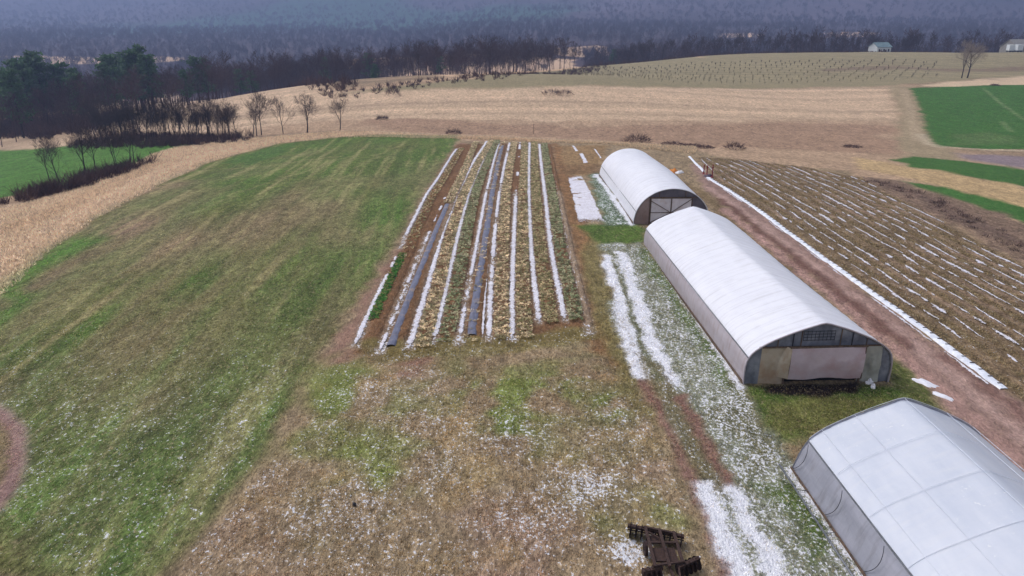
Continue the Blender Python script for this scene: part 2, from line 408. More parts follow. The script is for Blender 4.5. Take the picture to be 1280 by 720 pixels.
# mid site
SITE = [(574, 176), (700, 178), (860, 184), (900, 196), (1060, 214), (1120, 250), (1290, 340), (1600, 520), (1700, 900), (100, 900), (205, 722), (272, 650), (330, 580), (366, 510), (392, 460), (462, 358), (505, 290), (545, 222)]
poly(SITE, (150, 130, 104), .8, .8, mottle=1)
poly([(574, 178), (548, 222), (508, 290), (462, 360), (400, 455), (372, 505), (420, 520), (450, 470), (520, 470), (560, 445), (440, 436), (470, 380), (520, 290), (560, 225), (586, 180)], (152, 120, 104), .5, .6, snow=0, mottle=.5)
def lowerfield(X, Y, c, s, t):
    P = lowP
    idx = np.where((X > P[:, 0].min() - 3) & (X < P[:, 0].max() + 3) & (Y < P[:, 1].max() + 3))[0]
    if not len(idx): return
    x, y = X[idx], Y[idx]
    w = sst(.6, -1.0, sdpoly(P, x, y))
    big = fbm(x, y, 6.5, 3, 61); b2 = fbm(x, y, 2.2, 3, 67)
    cc = c[idx]
    def lerp(cc, col, f): return cc * (1 - f)[:, None] + lin(col) * f[:, None]
    g1 = np.exp(-((y - 39.5 - .1 * x) / 4.2) ** 2) * np.exp(-((x + 2) / 10) ** 2)
    g3_ = np.exp(-((x - 4) / 5) ** 2 - ((y - 36) / 6) ** 2) * .7 + np.exp(-((x + 8) / 4) ** 2 - ((y - 29) / 3) ** 2) * .5 + np.exp(-((x - 7) / 2.5) ** 2 - ((y - 33) / 7) ** 2) * .5
    green = np.clip(sst(.0, .7, big * .8 + b2 * .5) * .7 + g3_ * sst(-.5, .5, b2) + g1 * sst(-.5, .4, b2) * .9, 0, 1)
    cc = lerp(cc, (118, 130, 66), green * .9 * w)
    cc = lerp(cc, (158, 130, 114), sst(.0, .9, -big + .4 * b2) * .6 * w)
    cc = lerp(cc, (170, 146, 108), sst(.35, .9, fbm(x, y, 3.1, 3, 91)) * .6 * w)
    c[idx] = cc
    sn = .29 + .08 * fbm(x, y, 3.4, 3, 71) + .06 * g3_
    pt = lambda px, py, r: np.exp(-((x - at(px, py)[0]) ** 2 + (y - at(px, py)[1]) ** 2) / r ** 2)
    sn = sn + .16 * pt(690, 650, 2.2) + .08 * pt(670, 540, 3) + .22 * pt(735, 610, 1.3) + .38 * pt(785, 690, 1.1) + .1 * pt(560, 530, 2.5) + .1 * pt(450, 640, 3)
    e = dline(AT([(362, 520), (330, 590), (275, 655), (205, 725)]), x, y)
    sn = sn + .30 * np.exp(-(e / .5) ** 2) * sst(-.6, .3, fbm(x, y, 1.5, 2, 9))
    sn = sn - .18 * np.exp(-((y - 46) / 3.5) ** 2)
    s[idx] = s[idx] * (1 - w) + np.clip(sn, 0, 1) * w
lowP = AT([(380, 520), (372, 460), (440, 432), (740, 405), (750, 330), (770, 400), (800, 480), (850, 580), (905, 722), (960, 850), (60, 850), (205, 722), (330, 582)])
fn(lowerfield)
# orange-brown soil and olive grass right of the beds
poly([(690, 178), (702, 182), (742, 300), (758, 400), (790, 470), (740, 440), (738, 400), (712, 290), (698, 230)], (138, 104, 72), .5, .5, mottle=.9)
poly([(735, 300), (752, 300), (775, 400), (800, 470), (830, 540), (800, 520), (745, 420), (728, 330)], (124, 116, 74), .6, .6, amt=.8, mottle=1)
poly([(700, 182), (760, 182), (748, 210), (735, 220), (706, 218)], (146, 118, 84), .7, .6, mottle=.9)
poly([(694, 206), (750, 206), (752, 216), (700, 218)], (116, 86, 62), .6, .6, amt=.5)
# grass around and between the tunnels
poly([(722, 282), (800, 278), (812, 302), (752, 308), (735, 296)], (84, 106, 46), .6, .5, snow=0)
poly([(930, 484), (1115, 480), (1170, 510), (1130, 500), (1000, 556), (960, 560)], (82, 102, 44), .6, .5, snow=0, mottle=1)
poly([(940, 498), (1100, 492), (1120, 500), (1010, 545), (960, 548)], (132, 114, 76), .7, .9, amt=.4)
poly([(1100, 440), (1150, 470), (1180, 520), (1140, 500), (1112, 482)], (98, 104, 56), .4, .4, snow=0)
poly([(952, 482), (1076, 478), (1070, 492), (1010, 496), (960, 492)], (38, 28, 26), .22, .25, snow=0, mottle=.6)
poly([(735, 218), (748, 216), (792, 282), (754, 282)], (92, 112, 82), .6, .5, snow=.42, mottle=.9)
# snow-flecked ground by the tunnels
poly([(752, 308), (806, 302), (928, 482), (950, 540), (990, 590), (1090, 722), (1180, 860), (985, 860), (905, 722), (862, 600), (800, 470), (768, 380)], (136, 138, 118), .5, .8, snow=.47, mottle=.8)
poly([(800, 312), (812, 312), (925, 478), (918, 500), (870, 430)], (92, 112, 60), .7, .8, snow=.42, amt=.9)
poly([(960, 615), (1010, 610), (1050, 660), (1030, 690), (985, 660)], (88, 106, 50), .6, 1.0, snow=.38, amt=.9)
poly([(905, 470), (960, 540), (985, 590), (940, 600), (890, 520)], (112, 108, 76), .8, 1, snow=.52, amt=.7)
band([(815, 308), (870, 395), (928, 484)], .22, (200, 200, 200), .25, .2, snow=.9, amt=.9)
band([(745, 218), (770, 252), (791, 281)], .30, (200, 200, 200), .25, .25, snow=.85, amt=.9)
band([(989, 588), (1030, 645), (1082, 722), (1130, 800)], .30, (160, 160, 150), .25, .2, snow=.78, amt=.9)
# the two ruts of the farm track: packed snow, red mud, packed snow
SN = (225, 224, 230); MUD = (142, 110, 100)
band([(758, 320), (776, 380), (790, 439), (806, 472)], .5, SN, .35, .4, snow=.93)
band([(776, 316), (797, 380), (824, 445), (844, 478)], .42, SN, .35, .4, snow=.86)
poly([(772, 380), (800, 440), (840, 470), (920, 620), (880, 625), (840, 545), (806, 478)], (118, 106, 76), .5, .6, snow=.35, amt=.8)
band([(762, 312), (786, 380), (806, 440), (822, 474)], .16, (110, 112, 84), .2, .25, snow=.25)
band([(804, 476), (836, 541), (865, 597), (880, 632), (913, 712), (940, 780)], .34, MUD, .3, .35, snow=0, mottle=.5)
band([(850, 495), (883, 553), (910, 607)], .32, MUD, .3, .3, snow=.05, mottle=.5)
band([(868, 600), (885, 655), (908, 722), (940, 800)], .22, MUD, .2, .15, snow=0, mottle=.5)
band([(880, 607), (900, 660), (925, 722), (960, 800)], .42, SN, .32, .4, snow=.93)
band([(915, 615), (943, 668), (975, 722), (1015, 790)], .32, SN, .32, .4, snow=.88)
# dirt road on the right of the tunnels
ROADL = [(862, 206), (885, 240), (960, 300), (1040, 362), (1112, 424), (1150, 470), (1200, 520), (1290, 600), (1400, 700)]
ROADR = [(1500, 640), (1330, 540), (1262, 492), (1180, 438), (1090, 372), (1000, 300), (930, 250), (890, 222), (872, 204)]
ROAD = ROADL + ROADR
poly(ROAD, (152, 124, 114), .6, .5, snow=0, mottle=.55)
poly([(840, 222), (885, 240), (960, 300), (1040, 362), (1000, 350), (900, 270)], (128, 108, 80), .8, .6, mottle=.9)
band([(885, 234), (960, 287), (1040, 348), (1120, 412), (1200, 478), (1290, 556)], .5, (176, 146, 136), .35, .4)
band([(905, 262), (980, 322), (1060, 385), (1130, 446), (1200, 512), (1290, 592)], .6, (172, 138, 128), .4, .4)
band([(900, 250), (985, 315), (1060, 373), (1130, 432)], .5, (112, 80, 72), .4, .5, amt=.85)
band([(1180, 445), (1240, 488), (1300, 532)], .35, (124, 92, 84), .4, .4, amt=.8)
# striped vegetable field on the right
RF = [(872, 197), (930, 200), (1000, 208), (1075, 222), (1120, 246), (1200, 288), (1290, 338), (1600, 500), (1700, 760), (1400, 590), (1262, 490), (1180, 432), (1090, 366), (1000, 296), (930, 248), (888, 220)]
poly(RF, (124, 104, 80), .5, .4, snow=.22, mottle=.95)
ra, rb = np.array(at(885, 222)), np.array(at(1255, 487))
rdir = (rb - ra) / np.linalg.norm(rb - ra); rnor = np.array([-rdir[1], rdir[0]])
if rnor[0] < 0: rnor = -rnor
RSP = 1.52
RFP = AT(RF)
def rightrows(X, Y, c, s, t):
    idx = np.where((X > RFP[:, 0].min()) & (Y > RFP[:, 1].min()) & (Y < RFP[:, 1].max()))[0]
    if not len(idx): return
    x, y = X[idx], Y[idx]
    w = sst(.2, -.6, sdpoly(RFP, x, y))
    u = (x - ra[0]) * rnor[0] + (y - ra[1]) * rnor[1]
    ph = np.cos(u / RSP * 2 * PI)
    cc = c[idx]
    f = sst(.1, .9, -ph + .5 * fbm(x, y, 1.2, 2, 5)) * .45 * w
    cc = cc * (1 - f)[:, None] + lin((116, 104, 72)) * f[:, None]
    f = sst(.3, .9, ph) * .5 * w * sst(-.5, .5, fbm(x, y, 9, 2, 15))
    cc = cc * (1 - f)[:, None] + lin((158, 130, 112)) * f[:, None]
    c[idx] = cc
fn(rightrows)
# worked soil under the vegetable beds
BEDS = [(440, 440), (470, 375), (505, 300), (550, 215), (572, 180), (690, 180), (706, 260), (722, 330), (742, 410), (735, 425), (640, 432), (560, 436), (500, 446)]
poly(BEDS, (120, 88, 62), .4, .4, snow=.08, mottle=.7)
poly([(450, 425), (560, 424), (640, 420), (740, 408), (745, 425), (640, 440), (560, 446), (470, 452)], (120, 112, 66), .4, .6, amt=.7, snow=.38)

for _p in ([(443, 433), (470, 372), (484, 346)], [(500, 310), (525, 259), (548, 222), (571, 186)], [(474, 441), (494, 392), (513, 345), (537, 290)], [(511, 436), (530, 375), (549, 304), (568, 250), (590, 205), (609, 176)],
           [(542, 428), (564, 330), (578, 270), (591, 228), (606, 195), (616, 176)], [(574, 430), (583, 370), (597, 300), (608, 240), (618, 198), (624, 178)], [(611, 425), (613, 370), (617, 305), (624, 240), (631, 205), (637, 178)],
           [(640, 424), (640, 370), (642, 305), (645, 240)], [(674, 404), (668, 355), (663, 305), (661, 250), (661, 210), (662, 178)], [(706, 402), (697, 355), (688, 310), (682, 250), (677, 210), (674, 180)], [(738, 416), (729, 378), (719, 338), (708, 285), (698, 240)]):
    band(_p, .32, (150, 130, 110), .3, .15, snow=.55, amt=.9)
def paint_all(X, Y):
    n = len(X)
    c = np.tile(lin(BASE), (n, 1)); s = np.zeros(n); t = np.full(n, .8)
    warps = {}
    for op in OPS:
        if op[0] == 'f': op[1](X, Y, c, s, t); continue
        P = op[1]; rgb, fe, wa, amt, snow, mot = op[2:8]
        wd = op[9] if op[0] == 'b' else 0
        pad = fe + wa * 1.5 + wd + 1
        idx = np.where((X > P[:, 0].min() - pad) & (X < P[:, 0].max() + pad) & (Y > P[:, 1].min() - pad) & (Y < P[:, 1].max() + pad))[0]
        if not len(idx): continue
        x, y = X[idx], Y[idx]
        ws = op[8] or max(.8, wa * 3.0)
        xw = x + wa * fbm(x, y, ws, 3, 101); yw = y + wa * fbm(x, y, ws, 3, 202)
        d = sdpoly(P, xw, yw) if op[0] == 'p' else dline(P, xw, yw) - wd
        w = sst(fe, -fe, d) * amt
        c[idx] = c[idx] * (1 - w)[:, None] + lin(rgb) * w[:, None]
        if snow is not None: s[idx] = s[idx] * (1 - w) + snow * w
        if mot is not None: t[idx] = t[idx] * (1 - w) + mot * w
    return c, s, t

# ------------------------------------------------------------------ ground sheet
def axis(segs):
    out = [segs[0][0]]
    for a, b, st in segs:
        n = max(1, int(round((b - a) / st))); out += list(a + (b - a) * (np.arange(n) + 1) / n)
    return np.array(out)
xs_pos = axis([(0, 46, .3), (46, 75, .5), (75, 170, 1.2), (170, 620, 4.5), (620, 6000, 70)])
XS = np.concatenate([-xs_pos[:0:-1], xs_pos])
YS = axis([(-150, 0, 15), (0, 20, 2), (20, 112, .3), (112, 180, .7), (180, 320, 1.4), (320, 800, 4), (800, 1700, 10), (1700, 6500, 60)])
GX, GY = np.meshgrid(XS, YS)
gx, gy = GX.ravel(), GY.ravel()
gz = Z(gx, gy)
gz = gz + .05 * fbm(gx, gy, 1.3, 3, 55) * (gy < 200)
ru = (gx - ra[0]) * rnor[0] + (gy - ra[1]) * rnor[1]
inrf = sst(.3, -.6, np.where((gx > 10) & (gx < 90) & (gy > 20) & (gy < 160), sdpoly(RFP, gx, gy), 9.))
gz = gz + inrf * .03 * np.cos(ru / RSP * 2 * PI)
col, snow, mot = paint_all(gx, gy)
GM = ground_material()
nx, ny = len(XS), len(YS)
ii = (np.arange(ny - 1)[:, None] * nx + np.arange(nx - 1)[None, :]).ravel()
FA = np.stack([ii, ii + 1, ii + nx + 1, ii + nx], 1)
fcx = gx[FA].mean(1); fcy = gy[FA].mean(1)
kindf = np.zeros(len(FA), int)
near = (fcy < 200) & (np.abs(fcx) < 150)
def inside(P, pad=0):
    m = np.zeros(len(FA), bool); idx = np.where(near)[0]
    m[idx] = sdpoly(AT(P), fcx[idx], fcy[idx]) < pad
    return m
kindf[fcy > 1300] = 1
TRACK = [(750, 310), (806, 306), (850, 480), (925, 620), (1020, 760), (1060, 860), (960, 860), (903, 722), (862, 610), (798, 478), (768, 390)]
kindf[inside(ROAD)] = 2
kindf[inside(TRACK)] = 3
kindf[inside(RF)] = 4
kindf[inside(BEDS)] = 5
kindf[inside(LF) & (fcx < 5)] = 6
def submesh(name, mask):
    F = FA[mask]; used, inv = np.unique(F, return_inverse=True)
    o = mesh_obj(name, np.stack([gx[used], gy[used], gz[used]], 1), inv.reshape(F.shape), GM, None, True, col[used], {'snow': snow[used], 'mottle': mot[used]})
    tag(o, kind='structure'); return o
for k, nm in enumerate(['ground', 'hills', 'dirt_road', 'farm_track', 'striped_field', 'bed_soil', 'hill_field']):
    submesh(nm, kindf == k)

def zg(x, y): return float(Z(x, y))
def p3(px, py, dz=0):
    x, y = at(px, py); return (x, y, zg(x, y) + dz)

# ------------------------------------------------------------------ ribbons and plants for the beds
def resample(P, step):
    P = np.array(P, float); d = np.r_[0, np.cumsum(np.linalg.norm(np.diff(P, axis=0), axis=1))]
    # smooth curve through the points
    n = max(2, int(d[-1] / step)); t = np.linspace(0, d[-1], n)
    Q = np.stack([np.interp(t, d, P[:, 0]), np.interp(t, d, P[:, 1])], 1)
    k = max(1, int(6 / step)); 
    if n > 2 * k + 2:
        pad = np.r_[np.repeat(Q[:1], k, 0) + (np.arange(-k, 0)[:, None]) * (Q[1] - Q[0]), Q, np.repeat(Q[-1:], k, 0) + np.arange(1, k + 1)[:, None] * (Q[-1] - Q[-2])]
        ker = np.ones(2 * k + 1) / (2 * k + 1)
        Q = np.stack([np.convolve(pad[:, i], ker, 'valid') for i in (0, 1)], 1)
    return Q
def normals(Q):
    T = np.gradient(Q, axis=0); T /= np.linalg.norm(T, axis=1)[:, None] + 1e-9
    Nn = np.stack([T[:, 1], -T[:, 0]], 1)
    if Nn[:, 0].mean() < 0: Nn = -Nn
    return Nn
def ribbon(Q, off, width, height, mat, name, parent, jag=.0, seed=1, base=.02, nc=7, gap=None, bumpy=.0, col=None):
    if gap is not None or name.startswith('snow'):
        g0 = np.ones(len(Q)) if gap is None else 1.0 - np.asarray(gap, float)
        t0 = np.arange(len(Q)); t1 = np.linspace(0, len(Q) - 1, len(Q) * 2)
        Q = np.stack([np.interp(t1, t0, Q[:, 0]), np.interp(t1, t0, Q[:, 1])], 1)
        g1 = np.interp(t1, t0, np.convolve(np.pad(g0, 2, 'edge'), np.ones(5) / 5, 'valid'))
        g1 = np.clip(g1 * 1.5 - .25 + .35 * fbm(t1, t1 * 0 + 3, 3, 3, seed + 60), 0, 1)
        taper = g1 * (1 + .1 * (rng.random(len(t1)) - .5)); ed_ = np.minimum(t1, len(g0) - 1 - t1); taper = taper * np.clip(.25 + ed_ / 5, 0, 1); gap = g1 < .12
    else: taper = 1.0
    Nn = normals(Q); n = len(Q)
    if mat is GM: height = height * np.clip(np.minimum(np.arange(n), n - 1 - np.arange(n)) / 8, 0, 1)
    s = np.arange(n) * 1.0
    wl = taper * width / 2 * (1 + jag * fbm(s, s * 0 + seed, 3.2, 3, seed)); wr = taper * width / 2 * (1 + jag * fbm(s, s * 0 + seed + 40, 3.2, 3, seed + 3))
    V = []; F = []; CV_ = []
    tt = np.linspace(-1, 1, nc)
    for j, t in enumerate(tt):
        o = off + np.where(t < 0, t * wl, t * wr)
        x = Q[:, 0] + Nn[:, 0] * o; y = Q[:, 1] + Nn[:, 1] * o
        z = Z(x, y) + base + height * (1 - t ** 2) ** .6 + (bumpy * fbm(x, y, .5, 3, seed + 5) if bumpy else 0) * (1 if abs(t) < 1 else 0)
        if abs(t) == 1: z = z - (.09 if mat is not M_snow and mat is not GM else .02)
        CV_.append((1 - abs(t) ** 1.5) * (np.clip(taper, 0, 1) if not np.isscalar(taper) else 1) * np.ones(n))
        V.append(np.stack([x, y, z], 1))
    V = np.stack(V, 1).reshape(-1, 3)
    for i in range(n - 1):
        if gap is not None and gap[i]: continue
        for j in range(nc - 1): F.append((i * nc + j, i * nc + j + 1, (i + 1) * nc + j + 1, (i + 1) * nc + j))
    if not F: return None
    F = np.array(F); used, inv = np.unique(F, return_inverse=True)
    if mat is GM:
        c_, s_, t_ = paint_all(V[used, 0], V[used, 1])
        return mesh_obj(name, V[used], inv.reshape(F.shape), mat, parent, True, c_, {'snow': s_ * .5, 'mottle': t_})
    return mesh_obj(name, V[used], inv.reshape(F.shape), mat, parent, True, None, {'cover': np.stack(CV_, 1).reshape(-1)[used]})
M_snow, nt, b_ = newmat('snow')
geo = nt.nodes.new('ShaderNodeNewGeometry').outputs['Position']
sn1 = noise(nt, geo, 6, 5, .7); sn2 = noise(nt, geo, 1.2, 3)
nt.links.new(mix(nt, mr(nt, sn1, .50, .68, 0, .85), mix(nt, mr(nt, sn2, .3, .7, 0, 1), lin((228, 226, 236)), lin((206, 202, 214))), lin((150, 134, 112))), b_.inputs['Base Color'])
b_.inputs['Roughness'].default_value = .7; bump(nt, b_, sn1, .5, .05)
at_ = nt.nodes.new('ShaderNodeAttribute'); at_.attribute_name = 'cover'
e1 = mr(nt, math_(nt, 'ADD', math_(nt, 'MULTIPLY', noise(nt, geo, 9, 4, .75), .6), math_(nt, 'MULTIPLY', noise(nt, geo, 2.2, 3, .6), .4)), .34, .66, 0, 1)
hole = math_(nt, 'GREATER_THAN', e1, math_(nt, 'ADD', math_(nt, 'MULTIPLY', at_.outputs['Fac'], .86), .02))
tp = nt.nodes.new('ShaderNodeBsdfTransparent'); mx = nt.nodes.new('ShaderNodeMixShader'); nt.links.new(hole, mx.inputs[0]); nt.links.new(b_.outputs[0], mx.inputs[1]); nt.links.new(tp.outputs[0], mx.inputs[2])
nt.links.new(mx.outputs[0], nt.nodes['Material Output'].inputs[0])
M_snowc = simple('packed_snow', (234, 234, 242), (214, 212, 222), 1.2, .7, bmp=.4)
M_soil = simple('tilled_soil', (112, 84, 60), (80, 60, 46), 3.5, .95, bmp=.8, bdist=.06, coord='Object')
M_leaf = vcol('leaf', .75, .25, 6, .6)
M_mulch, nt, b_ = newmat('plastic_mulch')
geo = nt.nodes.new('ShaderNodeNewGeometry').outputs['Position']
mw = noise(nt, mapping(nt, geo, (1, .35, 1)), 3.2, 4, .65); md = noise(nt, geo, .8, 4, .7)
nt.links.new(mix(nt, mr(nt, md, .55, .68, 0, .8), mix(nt, mr(nt, mw, .35, .65, 0, 1), lin((104, 106, 128)), lin((74, 74, 94))), lin((150, 128, 110))), b_.inputs['Base Color'])
b_.inputs['Roughness'].default_value = .38; bump(nt, b_, mw, .8, .06)

def leaves(P, col, size, nleaf, up=.5, spread=.16, jitter=.3, mix2=None, tall=0):
    """rosettes of bent leaf blades at points P (n,3)"""
    n = len(P); m = nleaf
    a = rng.random((n, m)) * 2 * PI; L = size * (.6 + .8 * rng.random((n, m))); el = up * (.2 + 1.3 * rng.random((n, m)))
    cx = P[:, None, 0] + (rng.random((n, m)) - .5) * spread; cy = P[:, None, 1] + (rng.random((n, m)) - .5) * spread; cz = P[:, None, 2] + tall * rng.random((n, m))
    dx, dy = np.cos(a), np.sin(a); W = L * (.22 + .12 * rng.random((n, m)))
    ce, se = np.cos(el), np.sin(el)
    mx, my, mz = cx + dx * L * .55 * ce, cy + dy * L * .55 * ce, cz + L * .55 * se
    tx, ty, tz = cx + dx * L * ce, cy + dy * L * ce, cz + L * .62 * se
    V = np.stack([np.stack([cx, cy, cz], -1), np.stack([mx - dy * W, my + dx * W, mz], -1), np.stack([tx, ty, tz], -1), np.stack([mx + dy * W, my - dx * W, mz], -1)], 2).reshape(-1, 3)
    F = np.arange(len(V)).reshape(-1, 4)
    base = np.array([lin(c) for c in col])
    pick = rng.integers(0, len(base), n) if mix2 is None else mix2
    pc = base[pick][:, None, :] * (1 + jitter * (rng.random((n, m, 1)) * 2 - 1)) * (1 + .15 * (rng.random((n, 1, 1)) * 2 - 1))
    cc = np.repeat(pc.reshape(-1, 3), 4, 0)
    return V, F, np.clip(cc, 0, 1)
def plant_line(Q, off, width, rows, step, fill=1.0, mound=.12):
    Nn = normals(Q); pts = []
    d = np.r_[0, np.cumsum(np.linalg.norm(np.diff(Q, axis=0), axis=1))]
    for k in range(rows):
        o = off + (k / (rows - 1) - .5) * width * .8 if rows > 1 else off
        t = np.arange(rng.random() * step, d[-1], step); t = t + (rng.random(len(t)) - .5) * step * .6
        keep = rng.random(len(t)) < fill; t = t[keep]
        x = np.interp(t, d, Q[:, 0] + Nn[:, 0] * o) + (rng.random(len(t)) - .5) * .16
        y = np.interp(t, d, Q[:, 1] + Nn[:, 1] * o)
        pts.append(np.stack([x, y, Z(x, y) + mound], 1))
    return np.concatenate(pts)
TANS = [(176, 160, 132), (192, 176, 148), (150, 136, 108), (118, 108, 84), (134, 128, 96)]
OLIVE = [(128, 122, 88), (150, 138, 106), (106, 104, 72), (164, 150, 120)]
GRNS = [(124, 130, 98), (104, 112, 80), (154, 150, 122), (138, 136, 108), (90, 92, 68)]
BRIGHT = [(56, 98, 38), (74, 112, 50), (46, 80, 36), (110, 112, 66)]
bed_defs = [
 # pixel line of the snow strip (near to far), label, plants, colours, snow width
 ([(443, 433), (470, 372), (484, 346), (500, 310), (525, 259), (548, 222), (571, 186)], 'leftmost vegetable bed, thin snow edge, brown weeds and a bright green patch', None, .5),
 ([(474, 441), (494, 392), (513, 345), (537, 290), (560, 240), (578, 205), (590, 178)], 'second vegetable bed from the left, grey plastic mulch on its near half', 'B', .42),
 ([(511, 436), (530, 375), (549, 304), (568, 250), (590, 205), (609, 176)], 'third vegetable bed from the left, dense straw-coloured dead plants beside a snow strip', TANS, .62),
 ([(542, 428), (564, 330), (578, 270), (591, 228), (606, 195), (616, 176)], 'fourth vegetable bed from the left, low grey-green plants beside a snow strip', GRNS, .62),
 ([(574, 430), (583, 370), (597, 300), (608, 240), (618, 198), (624, 178)], 'fifth vegetable bed from the left, torn grey plastic mulch along its whole length', 'E', .45),
 ([(611, 425), (613, 370), (617, 305), (624, 240), (631, 205), (637, 178)], 'sixth vegetable bed from the left, tan dead plants right of the long plastic mulch', TANS, .55),
 ([(640, 424), (640, 370), (642, 305), (645, 240), (648, 205), (650, 178)], 'seventh vegetable bed from the left, olive and tan plants with patchy snow', OLIVE + TANS, .6),
 ([(674, 404), (668, 355), (663, 305), (661, 250), (661, 210), (662, 178)], 'eighth vegetable bed from the left, olive plants between two bright snow strips', OLIVE, .62),
 ([(706, 402), (697, 355), (688, 310), (682, 250), (677, 210), (674, 180)], 'ninth vegetable bed from the left, leafy grey-green plants right of a snow strip', GRNS, .62),
 ([(738, 416), (729, 378), (719, 338), (708, 285), (698, 240), (690, 200), (686, 182)], 'rightmost vegetable bed, a narrow bare ridge with a broken thin snow line', None, .3),
]
for bi, (px, label, kind, sw) in enumerate(bed_defs):
    Q = resample(AT(px), .3)
    root = empty('vegetable_bed', (0, 0, 0)); tag(root, label, 'vegetable bed', 'long vegetable beds on the hilltop')
    n = len(Q); s = np.arange(n)
    ribbon(Q, 1.0 if bi < 9 else .1, 1.15 if bi < 9 else .5, .13, GM, 'soil_ridge', root, .12, 50 + bi, base=.01, nc=9, bumpy=.03)
    gap = fbm(s, s * 0, 14, 3, 300 + bi) < (-1.3 if bi in (2, 3, 7, 8) else -.55)
    if bi == 9: gap = fbm(s, s * 0, 9, 3, 340) < .1
    if bi == 0: gap = (s > n * .17) & (s < n * .30) & (fbm(s, s * 0, 2, 2, 3) < .3)
    if bi == 1: gap = (s > n * .45) | (fbm(s, s * 0, 3, 3, 30) < -.1)
    if bi == 6: gap = (s > n * .45) & (fbm(s, s * 0, 10, 3, 30) < .35)
    ribbon(Q, 0, sw * 1.12, .03, M_snow, 'snow_strip', root, .22, 80 + bi, base=.05, gap=gap, bumpy=.02, nc=9)
    if bi == 5:
        ribbon(Q[:int(n * .35)], -.46, .3, .02, M_snow, 'snow_strip', root, .5, 180 + bi, base=.05, bumpy=.02)
    if kind == 'B':
        ribbon(Q[:int(n * .42)][3:], .66, .72, .16, M_mulch, 'plastic_mulch', root, .08, 91, base=.03, nc=9, bumpy=.02)
        P = plant_line(Q[int(n * .42):], .75, .9, 3, .3, .95)
        V, F, cc = leaves(P, TANS, .24, 9, .9, .2); mesh_obj('dead_plants', V, F, M_leaf, root, False, cc)
    elif kind == 'E':
        ribbon(Q[4:int(n * .95)], .82, .8, .16, M_mulch, 'plastic_mulch', root, .10, 95, base=.03, nc=9, bumpy=.03)
        P = plant_line(Q, .8, .6, 2, 1.1, .5, .18)
        V, F, cc = leaves(P, TANS, .22, 8, .5, .3); mesh_obj('dead_plants', V, F, M_leaf, root, False, cc)
    elif kind is not None:
        P = plant_line(Q, .9, 1.05, 4, .34, .93); P = P[rng.random(len(P)) < .55 + .6 * sst(-.6, .1, fbm(P[:, 0], P[:, 1], 1.6, 3, 40 + bi))]
        V, F, cc = leaves(P, kind, .18, 15, .8, .26, .4); mesh_obj('bed_plants', V, F, M_leaf, root, False, cc)
    if bi == 0:
        P = plant_line(Q[int(n * .05):int(n * .24)], .55, .5, 3, .22, .9)
        V, F, cc = leaves(P, BRIGHT, .2, 12, .9, .2); mesh_obj('green_plants', V, F, M_leaf, root, False, cc)
        P = plant_line(Q[int(n * .22):], .9, .9, 3, .5, .8)
        V, F, cc = leaves(P, OLIVE + [(120, 92, 60)], .22, 8, .9, .2); mesh_obj('weeds', V, F, M_leaf, root, False, cc)
# brown weeds in the aisles of the first beds and along the bottom of the beds
def scatter(P, n):
    out = []
    mn, mx = P.min(0), P.max(0)
    while sum(len(o) for o in out) < n:
        q = mn + (mx - mn) * rng.random((n * 2, 2)); q = q[sdpoly(P, q[:, 0], q[:, 1]) < 0]; out.append(q)
    q = np.concatenate(out)[:n]
    return np.stack([q[:, 0], q[:, 1], Z(q[:, 0], q[:, 1]) + .02], 1)

# ------------------------------------------------------------------ grass tufts
def tufts(name, P, height, label, spread=.12, nb=5, over=None, lean=.6, width=.028):
    c, s, t = paint_all(P[:, 0], P[:, 1])
    if over is not None: c = np.clip(.35 * c + .65 * lin(over), 0, 1)
    n = len(P)
    a = rng.random((n, nb)) * 2 * PI; h = height * (.5 + rng.random((n, nb)))
    bx = P[:, None, 0] + (rng.random((n, nb)) - .5) * spread; by = P[:, None, 1] + (rng.random((n, nb)) - .5) * spread; bz = P[:, None, 2] + 0 * bx - .02
    ln = lean * h * rng.random((n, nb))
    w = width * (.7 + .8 * rng.random((n, nb)))
    b2 = rng.random((n, nb)) * 2 * PI
    V = np.stack([np.stack([bx + np.cos(b2) * w, by + np.sin(b2) * w, bz], -1), np.stack([bx - np.cos(b2) * w, by - np.sin(b2) * w, bz], -1),
                  np.stack([bx + np.cos(a) * ln, by + np.sin(a) * ln, bz + h], -1)], 2).reshape(-1, 3)
    F = np.arange(len(V)).reshape(-1, 3)
    cc = c[:, None, :] * (.75 + .6 * rng.random((n, nb, 1))) * (.62 + .8 * rng.random((n, 1, 1)))
    straw = rng.random((n, nb, 1)) < .22
    cc = np.where(straw, cc * .5 + lin((196, 176, 138)) * .5, cc)
    cc = np.repeat(np.clip(cc, 0, 1).reshape(-1, 3), 3, 0)
    o = mesh_obj(name, V, F, M_grass, None, False, cc)
    return tag(o, label, 'grass', kind='stuff')
M_grass = vcol('grass_blades', .85, .2, 3, .8)
P = scatter(AT([(380, 510), (430, 440), (740, 430), (760, 330), (800, 470), (905, 725), (220, 725), (330, 585)]), 13000)
P = P[rng.random(len(P)) < .35 + .6 * sst(-.3, .6, fbm(P[:, 0], P[:, 1], 3, 3, 8))]
tufts('dry_grass', P, .085, 'short dry brown and olive grass below the vegetable beds', .22, 6)
P = scatter(AT([(0, 372), (130, 268), (300, 200), (500, 200), (540, 225), (462, 358), (392, 460), (330, 580), (205, 722), (-30, 725)]), 36000)
P = P[rng.random(len(P)) < sst(92, 40, P[:, 1]) * (.4 + .6 * sst(-.4, .6, fbm(P[:, 0] * 2, P[:, 1] * .5, 3, 3, 8)))]
tufts('field_grass', P, .075, 'short green and brown grass on the hill field', .25, 5)
P = scatter(AT([(752, 308), (806, 304), (928, 484), (1115, 480), (1160, 500), (1130, 500), (992, 580), (1085, 725), (905, 725), (800, 470)]), 12000)
